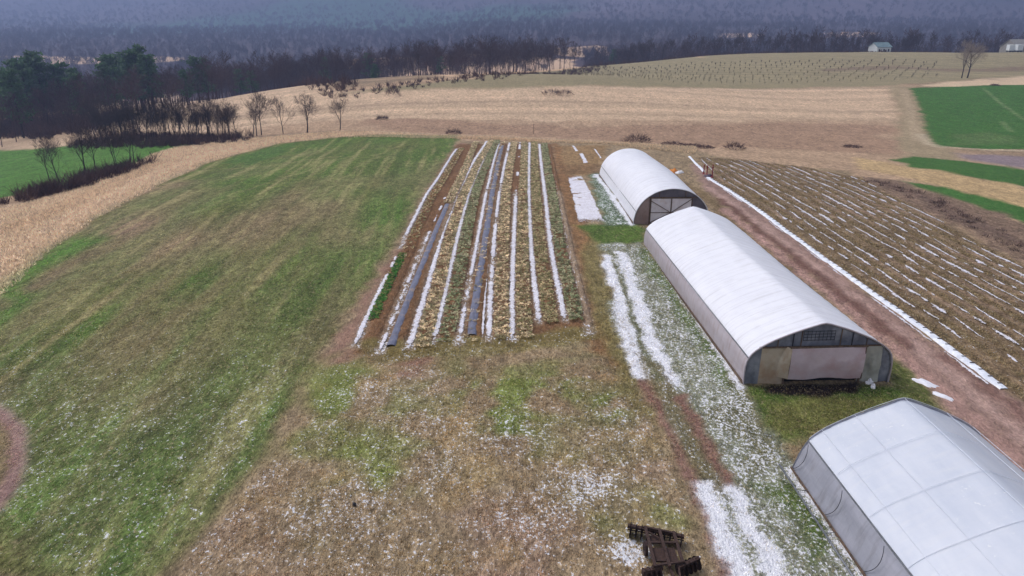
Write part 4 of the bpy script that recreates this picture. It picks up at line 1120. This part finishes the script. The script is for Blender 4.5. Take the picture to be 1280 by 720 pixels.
# ------------------------------------------------------------------ trees
def norm(v): return v / (np.linalg.norm(v) + 1e-9)
def gen_tree(seed, h=11.0, nl1=11, nl2=6, nl3=5, nl4=4, spread=.75, tw=.022, r0=.2, lean=0, base_clear=.28):
    """returns (trunk MB-like arrays, crown arrays) of a bare deciduous tree"""
    rs = np.random.default_rng(seed)
    T = MB(); Cc = [[], []]
    def twig(p, q, w):
        d = norm(q - p); u = norm(np.cross(d, rs.standard_normal(3))) * w
        k = norm(np.cross(d, u)) * w
        b = len(Cc[0]); Cc[0].extend([p + u, p - u * .5 + k * .86, p - u * .5 - k * .86, q]); Cc[1].extend([(b, b + 1, b + 3), (b + 1, b + 2, b + 3), (b + 2, b, b + 3)])
    def branch(p, d, L, r, lv):
        n = 4 if lv == 0 else 3 if lv < 3 else 2
        pts = [p]; rr = [r]; dd = d
        for i in range(n):
            dd = norm(dd + rs.standard_normal(3) * (.07 if lv == 0 else .16) + np.array([0, 0, .10 if lv else .05]))
            p = p + dd * L / n; pts.append(p); rr.append(r * (1 - .75 * (i + 1) / n))
        if lv <= 1:
            for i in range(n): T.tube(pts[i], pts[i + 1], rr[i], rr[i + 1], n=7 if lv == 0 else 5, cap=False)
        else:
            for i in range(n): 
                twig(pts[i], pts[i + 1] + (pts[i + 1] - pts[i]) * .15, max(rr[i], tw * (1.0 if lv > 2 else 1.3)))
        cnt = [nl1, nl2, nl3, nl4, 0][lv]
        for k in range(cnt):
            t = (base_clear if lv == 0 else .25) + (1 - (base_clear if lv == 0 else .25)) * (k + rs.random()) / cnt
            s = t * n; i = min(n - 1, int(s)); q = pts[i] + (pts[i + 1] - pts[i]) * (s - i)
            ax_ = norm(pts[i + 1] - pts[i]); side = norm(np.cross(ax_, rs.standard_normal(3)))
            ang = R(38 + 24 * rs.random()) * (spread / .75)
            nd = norm(ax_ * math.cos(ang) + side * math.sin(ang) + np.array([0, 0, .12]))
            L2_ = L * ((.52 if lv == 0 else .55) * (1.15 - .65 * t) + .1) * (.75 + .5 * rs.random())
            branch(q, nd, L2_, rr[i] * (.5 if lv else .42), lv + 1)
    branch(np.array([0, 0, -.3]), norm(np.array([lean, rs.standard_normal() * .05, 1])), h * .82, r0, 0)
    zmax = max(p[2] for p in Cc[0]) if Cc[0] else h
    k = h / zmax
    TV = np.array(T.v) * k; CV = np.array(Cc[0]) * k
    return TV, T.f, CV, Cc[1]
M_bark = simple('bark', (64, 54, 54), (46, 40, 42), 5, .95)
M_twig = simple('twigs', (80, 66, 66), (58, 49, 52), .6, .95)
M_twig2 = simple('forest_twigs', (84, 67, 68), (60, 49, 53), .15, .95)
M_paletwig = simple('pale_twigs', (158, 146, 134), (128, 116, 106), 1, .9)
M_needle = vcol('needles', .8, .3, .8, .3)
protos = []
for s_ in range(6):
    TV, TF, CV, CF = gen_tree(100 + s_, 11, [9, 11, 8, 12, 10, 9][s_], 7, 5, 3, spread=[.5, .65, .48, .8, .6, .52][s_], tw=.020, r0=[.16, .2, .15, .24, .18, .17][s_], lean=[.1, 0, -.12, 0, .2, -.05][s_], base_clear=[.25, .3, .35, .28, .2, .3][s_])
    a = bpy.data.meshes.new('trunk_mesh'); a.from_pydata([tuple(p) for p in TV], [], TF); a.materials.append(M_bark)
    b = bpy.data.meshes.new('crown_mesh'); b.from_pydata([tuple(p) for p in CV], [], CF); b.materials.append(M_twig)
    protos.append((a, b))
tall_protos = []
for s_ in range(5):
    TV, TF, CV, CF = gen_tree(150 + s_, 11, [8, 7, 9, 7, 8][s_], 6, 4, 2, spread=.5, tw=.026, r0=[.13, .15, .12, .16, .14][s_], base_clear=[.5, .6, .45, .55, .65][s_])
    a = bpy.data.meshes.new('trunk_mesh'); a.from_pydata([tuple(p) for p in TV], [], TF); a.materials.append(M_bark)
    b = bpy.data.meshes.new('crown_mesh'); b.from_pydata([tuple(p) for p in CV], [], CF); b.materials.append(M_twig)
    tall_protos.append((a, b))
def put_tree(k, x, y, h, label, group, name='bare_tree', rz=None, pale=False):
    r = empty(name, (x, y, zg(x, y)), random.random() * 6.28 if rz is None else rz); s = h / 11.0; r.scale = (s * random.uniform(.9, 1.1), s, s)
    a, b = (tall_protos if k >= 10 else protos)[k % 10]
    if pale:
        b = b.copy(); b.materials.clear(); b.materials.append(M_paletwig)
    t = bpy.data.objects.new('trunk', a); t.parent = r; C.objects.link(t)
    c = bpy.data.objects.new('crown', b); c.parent = r; C.objects.link(c)
    tag(r, label, 'tree', group); return r
# hedgerow past the hill field: base pixel, height in pixels of the photograph
def htree(px, py, hp, k, label, group, pale=False, rz=None):
    x, y = at(px, py); zc = y * cp - (zg(x, y) - CAMH) * sp
    h = hp * zc / FPX / math.cos(math.atan2(CAMH - zg(x, y), y))
    return put_tree(k, x, y, h, label, group, pale=pale, rz=rz)
HG = 'bare trees of the hedgerow past the hill field'
htree(354, 167, 47, 0, 'tall straight bare tree, third from the right end of the hedgerow', HG)
htree(384, 166, 50, 3, 'broad spreading bare tree, second from the right end of the hedgerow', HG)
htree(425, 164, 46, 1, 'slender bare tree alone at the right end of the hedgerow', HG)
htree(327, 169, 56, 2, 'thin upright bare tree with a twin stem left of the tall straight tree', HG)
htree(321, 170, 50, 5, 'narrow bare tree just left of the twin-stemmed one', HG)
htree(316, 171, 46, 4, 'leaning bare tree left of the narrow pair in the hedgerow', HG)
htree(297, 172, 42, 4, 'crooked low bare tree in the gap left of the leaning one', HG)
for i in range(50):
    px = 122 + i * 3.4 + random.uniform(-2, 2); py = 178 - (px - 128) * .03 + random.uniform(-3, 2)
    htree(px, py, random.uniform(34, 58), random.randrange(6), 'dark bare tree crowded in the thick left half of the hedgerow', HG)
LG = 'bare trees on the brushy bank by the left green field'
htree(75, 229, 62, 4, 'leaning bare tree at the left end of the brushy bank', LG, rz=2.9)
htree(62, 226, 56, 2, 'thin pale bare tree left of all others on the brushy bank', LG, rz=1)
htree(107, 220, 66, 1, 'thick dark bare tree in the middle of the brushy bank', LG)
htree(120, 214, 52, 5, 'slender sapling between the thick tree and the leaning pair', LG)
htree(146, 212, 62, 0, 'tall bare tree leaning left near the right end of the brushy bank', LG, rz=3.3)
htree(146, 208, 50, 2, 'short upright bare tree tucked behind the left-leaning one', LG)
htree(163, 203, 52, 5, 'left stem of the close pair at the right end of the brushy bank', LG)
htree(168, 204, 50, 0, 'right stem of the close pair at the right end of the brushy bank', LG)
for i, (px, py) in enumerate([(1202, 97.5), (1209, 97.5)]):
    x, y = at(px, py); 
    htree(px, py, 46, [1, 3][i], ['left of two pale spreading bare trees above the right green field', 'right of two pale spreading bare trees above the right green field'][i], 'pale trees above the right green field', True)

# brush: many thin stems
def brush(name, line, n, h, width, label, mat, cat='brush', tw=.018, per=26):
    Q = resample(line if isinstance(line, np.ndarray) else AT(line), 1.0); V = []; F = []
    for k in range(n):
        q = Q[rng.integers(len(Q))] + (rng.random(2) - .5) * width; z0 = zg(*q); hh = h * (.35 + rng.random() * .9) * (1 + .6 * float(fbm(q[0], q[1], 9, 2, 5)))
        for j in range(per):
            p = np.array([q[0] + rng.normal() * .25, q[1] + rng.normal() * .25, z0 - .1]); d = np.array([rng.normal() * .45, rng.normal() * .45, 1]); d = norm(d) * hh * (.5 + .6 * rng.random())
            p = p + d * rng.random() * .45; e = p + d * .7 + np.array([rng.normal(), rng.normal(), 0]) * hh * .12
            u = norm(np.cross(d, rng.standard_normal(3))) * tw * (1 + rng.random()); b = len(V)
            V += [p + u, p - u, e]; F.append((b, b + 1, b + 2))
    o = mesh_obj(name, np.array(V), np.array(F), mat, None, False)
    return tag(o, label, cat, kind='stuff')
M_brush = simple('brush', (98, 74, 70), (70, 54, 54), .5, .95)
M_brush2 = simple('purple_brush', (128, 106, 96), (104, 86, 80), .5, .95)
brush('brush', [(20, 252), (60, 244), (100, 232), (135, 220), (168, 206)], 220, 1.9, 6.5, 'dense dark leafless brush on the bank by the left green field', M_brush, per=34, tw=.03)
brush('brush', [(125, 176), (200, 178), (262, 178), (290, 175)], 480, 2.4, 11, 'dark leafless undergrowth along the foot of the hedgerow', M_brush, per=36, tw=.03)
brush('brush', [(1090, 226), (1150, 245), (1220, 280), (1300, 318)], 60, .5, 3.5, 'low purplish brush between the striped field and the green strips', M_brush2, per=30, tw=.03)
def bush(px, py, w, h, label, n=260, mat=None):
    x, y = at(px, py); V = []; F = []
    for j in range(n):
        a = rng.random() * 2 * PI; rr = w / 2 * math.sqrt(rng.random()); zz_ = h * math.sqrt(max(.02, 1 - (2 * rr / w) ** 2)) * (.3 + .75 * rng.random()); p = np.array([math.cos(a) * rr, math.sin(a) * rr, zz_ * .55 - .1]); d = np.array([math.cos(a) * .3 + rng.normal() * .3, math.sin(a) * .3 + rng.normal() * .3, zz_ * .6])
        u = norm(np.cross(d, rng.standard_normal(3))) * .045; b = len(V); st = p + d * rng.random() * .4; V += [st + u, st - u, st + d]; F.append((b, b + 1, b + 2))
    r = mesh_obj('bush', np.array(V), np.array(F), mat or M_brush, None, False); r.location = (x, y, zg(x, y)); return tag(r, label, 'bush')
bush(796, 177, 5.0, 1.6, 'round dark bush behind the far round greenhouse', 420)
bush(567, 167, 3.2, 1.1, 'small dark bush past the far left end of the beds')
bush(478, 149, 2.6, 1.1, 'lone dark bush in the tan field beyond the hill field')
bush(841, 181, 4.0, .8, 'low dark bush right of the round bush')
bush(864, 183, 3.4, .7, 'low dark bush at the left end of the brush line behind the red posts')
bush(918, 186, 3.5, 1.3, 'dark peaked bush in the tan grass behind the striped field')
bush(880, 185, 3.0, .7, 'small flat bush between two others in the tan grass')
bush(1066, 184, 3.0, .6, 'small flat bush near the right end of the tan field')
bush(491, 120, 4, 3.6, 'dark upright bush at the edge of the woods left of the orchard')
bush(1244, 107, 2.5, .7, 'small dark bush on the far edge of the right green field')
bush(690, 118, 6, 1.6, 'wide brown bush left of the other on the far tan field')
bush(705, 118, 5, 1.6, 'wide brown bush right of the other on the far tan field')
# thin pole
x, y, z = p3(667, 168); m = MB(); m.tube((0, 0, 0), (0, 0, 2.2), .05, n=6); o = m.build('wooden_pole', M_wood); o.location = (x, y, z); tag(o, 'thin grey pole standing past the far ends of the beds', 'pole')

# forests -----------------------------------------------------------
def lod_tree(seed, h, nl1, nl2, nl3, tw, spread=.7):
    TV, TF, CV, CF = gen_tree(seed, h, nl1, nl2, nl3, 0, spread=spread, tw=tw, r0=.16, base_clear=.35)
    F3 = []
    for f in TF: F3 += [(f[0], f[1], f[2]), (f[0], f[2], f[3])]
    return np.concatenate([TV, CV]), np.concatenate([np.array(F3), np.array(CF) + len(TV)])
mid_l = [lod_tree(300 + i, 14, 8, 6, 5, .055) for i in range(5)]
far_l = [lod_tree(330 + i, 14, 7, 5, 2, .13) for i in range(5)]
def forest(name, pts, lods, hmin, hmax, mat, label, group=None):
    VV = []; FF = []; b = 0
    for (x, y) in pts:
        V, F = lods[rng.integers(len(lods))]; s = (hmin + (hmax - hmin) * rng.random()) / 14; a = rng.random() * 6.28
        ca, sa = math.cos(a), math.sin(a)
        P = np.stack([(V[:, 0] * ca - V[:, 1] * sa) * s + x, (V[:, 0] * sa + V[:, 1] * ca) * s + y, V[:, 2] * s + zg(x, y)], 1)
        VV.append(P); FF.append(F + b); b += len(V)
    o = mesh_obj(name, np.concatenate(VV), np.concatenate(FF), mat, None, False); return tag(o, label, 'woods', kind='stuff')
def region(P, n, mind=0):
    return scatter(np.array(P, float), n)[:, :2]
FOREST_LEFT = [(-330, 150), (-190, 185), (-125, 196), (-100, 215), (-95, 262), (-60, 282), (-40, 290), (0, 300), (30, 325), (20, 420), (-40, 470), (-420, 470)]
fl_pts = region(FOREST_LEFT, 1700)
forest('left_woods', fl_pts, mid_l, 10, 17, M_twig2, 'dense dark leafless woods on the left behind the hedgerow and tan hill')
fieldpolys = [AT(p) for p in ([(430, 76), (520, 72), (640, 72), (716, 76), (730, 84), (640, 92), (560, 98), (480, 97), (436, 88)], [(696, 61), (745, 59), (780, 64), (740, 70), (700, 68)], [(902, 42), (930, 41), (952, 43), (948, 47), (905, 47)], [(1034, 41), (1062, 40), (1092, 41), (1090, 46), (1040, 47)])]
def avoid(pts, pad=12):
    for P in fieldpolys: pts = pts[sdpoly(P, pts[:, 0], pts[:, 1]) > pad]
    return pts
hp_ = avoid(region([(-2600, 1480), (2600, 1480), (3000, 2700), (-3000, 2700)], 9000), 25)
forest('foothill_woods', hp_, [lod_tree(360 + i, 14, 6, 5, 2, .22) for i in range(4)], 11, 19, M_twig2, 'farthest leafless woods climbing the foot of the mountain')
np_ = avoid(region([(-60, 440), (60, 425), (160, 400), (330, 425), (760, 500), (900, 760), (-200, 760)], 3800), 8)
forest('valley_woods', np_, far_l, 9, 15, M_twig2, 'leafless woods just behind the crest of the orchard hill')
vp = avoid(region([(-700, 470), (-40, 470), (60, 480), (160, 560), (420, 640), (900, 700), (1300, 900), (1500, 1500), (-1500, 1500), (-1200, 900)], 12000))
forest('valley_woods', vp, far_l, 10, 18, M_twig2, 'far leafless woods filling the valley before the mountain')
# strip of undergrowth under the woods behind the orchard hill
# individual trees along the orchard edge and in front of the woods
FG = 'bare trees standing along the far edge of the orchard hill'
el = resample(AT([(440, 112), (500, 104), (600, 93), (700, 82), (745, 80), (820, 77)]), 2.0)
def simple_tree(x, y, h, k, label, group):
    r = put_tree(k, x, y, h, label, group); return r
cnt = 0
for i in range(80):
    q = el[rng.integers(len(el))]; q = q + np.array([rng.normal() * 2, 6 + rng.random() * 16]); px_, py_ = proj(q[0], q[1], zg(*q))
    lb = 'slender bare tree in the screen before the tan valley field' if px_ > 540 else 'slender dark bare tree at the edge of the left woods beside the orchard hill'
    simple_tree(q[0], q[1], random.uniform(7.5, 12.5), 10 + rng.integers(5), lb, FG)
el = resample(np.array([crest(px, 0) for px in (790, 820, 860, 960, 1100, 1180)]), 2.0)
for i in range(60):
    q = el[rng.integers(len(el))] + np.array([rng.normal() * 2, 12 + rng.random() * 30])
    simple_tree(q[0], q[1], random.uniform(8, 12), 10 + rng.integers(5), 'slender bare tree in the woods behind the top of the orchard hill', FG)
# pines
def gen_pine(seed, h=18, n=900):
    rs = np.random.default_rng(seed); T = MB(); T.tube((0, 0, -.3), (0, 0, h * .95), .28, .05, n=7, cap=False)
    V = []; F = []; cc = []
    nb = 34
    for k in range(nb):
        t = .22 + .76 * (k + rs.random()) / nb; z = h * t; a = rs.random() * 2 * PI; L = h * .24 * (1 - t) ** .65 * (.6 + .7 * rs.random()) + .5
        d = np.array([math.cos(a), math.sin(a), .12 + .25 * rs.random()])
        T.tube((0, 0, z), tuple(d * L * .8 + np.array([0, 0, z])), .05, .02, n=4, cap=False)
        for j in range(n // nb):
            s = .3 + .75 * rs.random(); p = np.array([0, 0, z]) + d * L * s + rs.standard_normal(3) * np.array([.55, .55, .28])
            u = rs.standard_normal(3); u = norm(u) * (.30 + .3 * rs.random()); w = norm(np.cross(u, rs.standard_normal(3))) * .22
            b = len(V); V += [p - u - w, p + u - w * .6, p + u * .8 + w, p - u * .7 + w]; F.append((b, b + 1, b + 2, b + 3)); g = .75 + .5 * rs.random(); cc += [lin((46, 66, 42)) * g] * 4
    return T, np.array(V), np.array(F), np.array(cc)
pin = []
for s_ in range(3):
    T, V, F, cc = gen_pine(500 + s_)
    t = T.build('tmp', M_bark); c = mesh_obj('tmp', V, F, M_needle, None, False, cc); pin.append((t.data, c.data)); bpy.data.objects.remove(t); bpy.data.objects.remove(c)
def put_pine(x, y, h, label, group='dark evergreens in the left woods'):
    r = empty('pine_tree', (x, y, zg(x, y)), random.random() * 6); s = h / 18; w = s * random.uniform(1.0, 1.4); r.scale = (w, w, s)
    a, b = pin[random.randrange(3)]
    t = bpy.data.objects.new('trunk', a); t.parent = r; C.objects.link(t); c = bpy.data.objects.new('crown', b); c.parent = r; C.objects.link(c)
    tag(r, label, 'pine tree', group)
for (tx, ty, D, n_, lb) in [(20, 72, 250, 2, 'dark evergreen at the far left edge of the woods'), (45, 62, 260, 2, 'evergreen in the pair near the far left of the woods'), (75, 74, 250, 2, 'evergreen in the low clump left of the tall pines'), (92, 82, 235, 2, 'dark low evergreen before the clump left of the tall pines'),
                            (122, 68, 255, 2, 'evergreen on the left side of the tall pine clump'), (148, 58, 270, 2, 'tall evergreen in the middle of the pine clump'), (172, 54, 270, 3, 'tall evergreen at the highest part of the pine clump'), (190, 66, 255, 2, 'evergreen on the right side of the tall pine clump'),
                            (222, 78, 260, 1, 'dark evergreen in the small group right of the pine clump'), (248, 70, 275, 2, 'evergreen with a broad top at the right of the left woods'), (290, 78, 275, 1, 'narrow dark evergreen in the woods above the hedgerow'), (398, 60, 330, 1, 'lone evergreen above the right end of the hedgerow'), (310, 78, 290, 1, 'small evergreen low in the woods above the hedgerow'),
                            (5, 84, 230, 2, 'evergreen cut by the left border of the photo')]:
    for j in range(n_):
        px = tx + random.uniform(-11, 11); d = ray(px, ty + random.uniform(0, 12)); s = (D + random.uniform(-12, 18)) / d[1]
        x, y, ztop = d[0] * s, d[1] * s, d[2] * s + CAMH
        put_pine(x, y, max(8, min(26, ztop - zg(x, y))), lb)
for (tx, ty, D) in ((460, 66, 330), (468, 80, 310), (768, 62, 480), (1086, 60, 520), (1092, 62, 520), (550, 70, 340)):
    d = ray(tx, ty); s = D / d[1]; x, y, zt = d[0] * s, d[1] * s, d[2] * s + CAMH
    put_pine(x, y, max(6, min(18, zt - zg(x, y))), {460: 'evergreen at the left end of the orchard edge trees', 468: 'lower evergreen beside the one at the left end of the orchard edge', 768: 'dark evergreen in the woods above the middle of the orchard', 1086: 'evergreen left of the white house', 1092: 'evergreen touching the white house', 550: 'narrow evergreen among trees before the tan valley field'}[tx], 'evergreens behind the orchard hill')
# brush below the forest edge
brush('brush', np.concatenate([AT([(430, 118), (500, 108), (600, 98)]), np.array([crest(px, 8) for px in (760, 820, 900, 1000, 1100, 1190)])]), 800, 1.8, 14, 'dark undergrowth along the far edge of the orchard hill', M_brush, per=22, tw=.045)
brush('brush', [(-20, 165), (60, 163), (112, 162)], 520, 6.0, 22, 'dark thicket in front of the left woods', M_brush, per=30, tw=.05)
brush('brush', [(120, 126), (200, 117), (300, 114), (430, 116)], 500, 4, 12, 'dark thicket behind the crest of the tan hill', M_brush, per=24, tw=.06)

# orchard saplings in rows
OP = AT([(610, 109), (760, 108), (900, 106), (1100, 103), (1170, 98), (1180, 78), (1100, 76), (1000, 77), (860, 81), (760, 86), (660, 96)])
sv = []; sf = []
rs = np.random.default_rng(9)
for k in range(26):
    p = np.array([0, 0, .5 + rs.random() * .9]); a = rs.random() * 6.28; e = p + np.array([math.cos(a) * .7, math.sin(a) * .7, .7 + rs.random() * .5]); u = norm(np.cross(e - p, rs.standard_normal(3))) * .05
    b = len(sv); sv += [p + u, p - u, e]; sf.append((b, b + 1, b + 2))
M_orch = simple('orchard_wood', (146, 136, 116), (126, 116, 98), 1, .9)
crown_s = mesh_obj('tmp', np.array(sv), np.array(sf), M_orch); crown_m = crown_s.data; bpy.data.objects.remove(crown_s)
mt = MB(); mt.tube((0, 0, -.2), (0, 0, 1.9), .07, .03, n=5); trunk_s = mt.build('tmp', M_orch); trunk_m = trunk_s.data; bpy.data.objects.remove(trunk_s)
pts = []
for r_ in range(60):
    for c_ in range(120):
        u = r_ * 8.0; x = -40 + c_ * 4.0; y = 250 + u * .9 - .35 * x * .6
        if 200 < y < 520: pts.append((x + rng.normal() * .3, y + rng.normal() * .3))
pts = np.array(pts); pts = pts[sdpoly(OP, pts[:, 0], pts[:, 1]) < 0]; pts = pts[np.argsort(pts[:, 1])]
OGL = 'small leafless orchard tree in the rows on the far hill'
for x, y in pts[:260]:
    r = empty('orchard_tree', (x, y, zg(x, y)), random.random() * 6); s = random.uniform(.4, .7); r.scale = (s, s, s)
    for nm, me in (('trunk', trunk_m), ('crown', crown_m)):
        o = bpy.data.objects.new(nm, me); o.parent = r; C.objects.link(o)
    tag(r, OGL, 'tree', 'orchard trees in rows on the far hill')
if len(pts) > 260:
    VV = []; FF = []; b = 0
    sva, sfa = np.array(sv), np.array(sf)
    for x, y in pts[260:]:
        VV.append(sva * random.uniform(.4, .7) + np.array([x, y, zg(x, y)])); FF.append(sfa + b); b += len(sva)
        w = .05; z = zg(x, y); VV.append(np.array([(x - w, y, z), (x + w, y, z), (x, y, z + 1.1)])); FF.append(np.array([[0, 1, 2]]) + b); b += 3
    o = mesh_obj('orchard_rows', np.concatenate(VV), np.concatenate(FF), M_twig2); tag(o, 'farther rows of small orchard trees running into a grey haze of twigs', 'orchard', kind='stuff')

# ------------------------------------------------------------------ far buildings
def house(px, py, w, d, h, roofh, rz, wallm, roofm, label, dist=None):
    if dist: x, y = crest(px, dist)
    else: x, y = at(px, py)
    r = empty('house', (x, y, zg(x, y)), rz); tag(r, label, 'house')
    m = MB(); m.box(-w / 2, w / 2, -d / 2, d / 2, -1, h)
    m.add([(-w / 2, -d / 2, h), (-w / 2, d / 2, h), (-w / 2, 0, h + roofh * .96)], [(0, 1, 2)]); m.add([(w / 2, -d / 2, h), (w / 2, d / 2, h), (w / 2, 0, h + roofh * .96)], [(0, 2, 1)])
    m.build('wall', wallm, r)
    m = MB(); e = .4
    for s_ in (-1, 1):
        P = [(-w / 2 - e, s_ * (d / 2 + e), h - .15), (w / 2 + e, s_ * (d / 2 + e), h - .15), (w / 2 + e, 0, h + roofh), (-w / 2 - e, 0, h + roofh)]
        m.add(P + [(a, b, c + .15) for a, b, c in P], [(0, 1, 2, 3), (7, 6, 5, 4), (0, 4, 5, 1), (1, 5, 6, 2), (3, 7, 4, 0)])
    m.build('roof', roofm, r)
    for k in range(3):
        xx = -w / 2 + w * (k + .5) / 3; m = MB(); m.box(xx - .5, xx + .5, -d / 2 - .05, -d / 2 + .1, 1.1, 2.4); m.build('window', M_dark, r)
    m = MB(); m.box(w * .08, w * .08 + .9, -d / 2 - .06, -d / 2 + .1, 0, 2.1); m.build('door', M_wood, r)
    return r
M_hw = simple('white_siding', (226, 230, 232), (206, 212, 216), 1, .7, stretch=(.1, .1, 6))
M_hr = simple('grey_teal_roof', (128, 150, 154), (104, 124, 130), 1, .7)
M_hr2 = simple('tan_grey_roof', (150, 146, 140), (130, 126, 122), 1, .7)
house(1099, 70, 9, 6.5, 3.4, 2.2, .3, M_hw, M_hr, 'small white house with a grey-teal roof standing past the crest of the orchard', 16)
house(1278, 66, 20, 10, 3.0, 3.6, .25, M_hr2, M_hr2, 'grey barn on the rise at the upper right edge of the photo', 14)
def trailer(px, py, dist, label):
    x, y = crest(px, dist)
    r = empty('box_trailer', (x, y, zg(x, y)), .1); tag(r, label, 'trailer', 'white trailers by the grey barn')
    m = MB(); m.box(-1.5, 1.5, -1.2, 1.2, .9, 3.7); m.box(-1.53, 1.53, -1.23, 1.23, 3.6, 3.76); m.build('body', M_hw, r)
    for sx in (-.8, .8):
        m = MB(); m.tube((sx, -1.15, .45), (sx, -.9, .45), .45, n=14); m.build('wheel', M_black, r)
        m = MB(); m.tube((sx, .9, .45), (sx, 1.15, .45), .45, n=14); m.build('wheel', M_black, r)
    m = MB(); m.box(-1.4, 1.4, -1.0, 1.0, .45, .9); m.build('chassis', M_black, r)
trailer(1262, 67, 1, 'left of two white box trailers in front of the grey barn')
trailer(1272, 67, 1, 'right of two white box trailers in front of the grey barn')

# ------------------------------------------------------------------ camera, light, air
cam = bpy.data.cameras.new('Camera'); co = bpy.data.objects.new('Camera', cam); C.objects.link(co)
co.location = (0, 0, CAMH); co.rotation_euler = (PI / 2 - PITCH, 0, 0)
cam.sensor_width = 36; cam.lens = FPX / 1280 * 36; cam.clip_end = 12000; cam.clip_start = .5
scene.camera = co
SUN_EL, SUN_AZ = R(52), R(-60)       # azimuth clockwise from +Y
sun = bpy.data.lights.new('Sun', 'SUN'); so = bpy.data.objects.new('Sun', sun); C.objects.link(so)
sun.energy = 1.1; sun.angle = R(25); sun.color = (1, .97, .94)
so.rotation_euler = (PI / 2 - SUN_EL, 0, PI - SUN_AZ)
w = bpy.data.worlds.new('World'); scene.world = w; w.use_nodes = True; nt = w.node_tree
bg = nt.nodes['Background']; sky = nt.nodes.new('ShaderNodeTexSky'); sky.sky_type = 'NISHITA'; sky.sun_disc = False
sky.sun_elevation = SUN_EL; sky.sun_rotation = SUN_AZ; sky.air_density = 1.0; sky.dust_density = 3.0; sky.ozone_density = 1.0
hs = nt.nodes.new('ShaderNodeHueSaturation'); hs.inputs['Saturation'].default_value = .35
nt.links.new(sky.outputs[0], hs.inputs['Color']); nt.links.new(hs.outputs[0], bg.inputs[0]); bg.inputs[1].default_value = .12
# haze
hzm = bpy.data.materials.new('haze'); hzm.use_nodes = True; n_ = hzm.node_tree; n_.nodes.clear()
out = n_.nodes.new('ShaderNodeOutputMaterial'); pv = n_.nodes.new('ShaderNodeVolumePrincipled'); n_.links.new(pv.outputs[0], out.inputs['Volume'])
pv.inputs['Color'].default_value = (.44, .57, .97, 1); pv.inputs['Density'].default_value = .00041; pv.inputs['Anisotropy'].default_value = .2
m = MB(); m.box(-6100, 6100, -160, 6600, float(gz.min()) - 1.5, float(gz.max()) + 12); hz_o = m.build('haze', hzm); tag(hz_o, 'thin bluish haze over the valley', 'haze', kind='stuff')

scene.view_settings.view_transform = 'Standard'; scene.view_settings.look = 'None'; scene.view_settings.gamma = 1
scene.view_settings.exposure = 0.55
scene.render.engine = 'CYCLES'; scene.cycles.use_denoising = True; scene.cycles.max_bounces = 6
scene.cycles.volume_bounces = 0
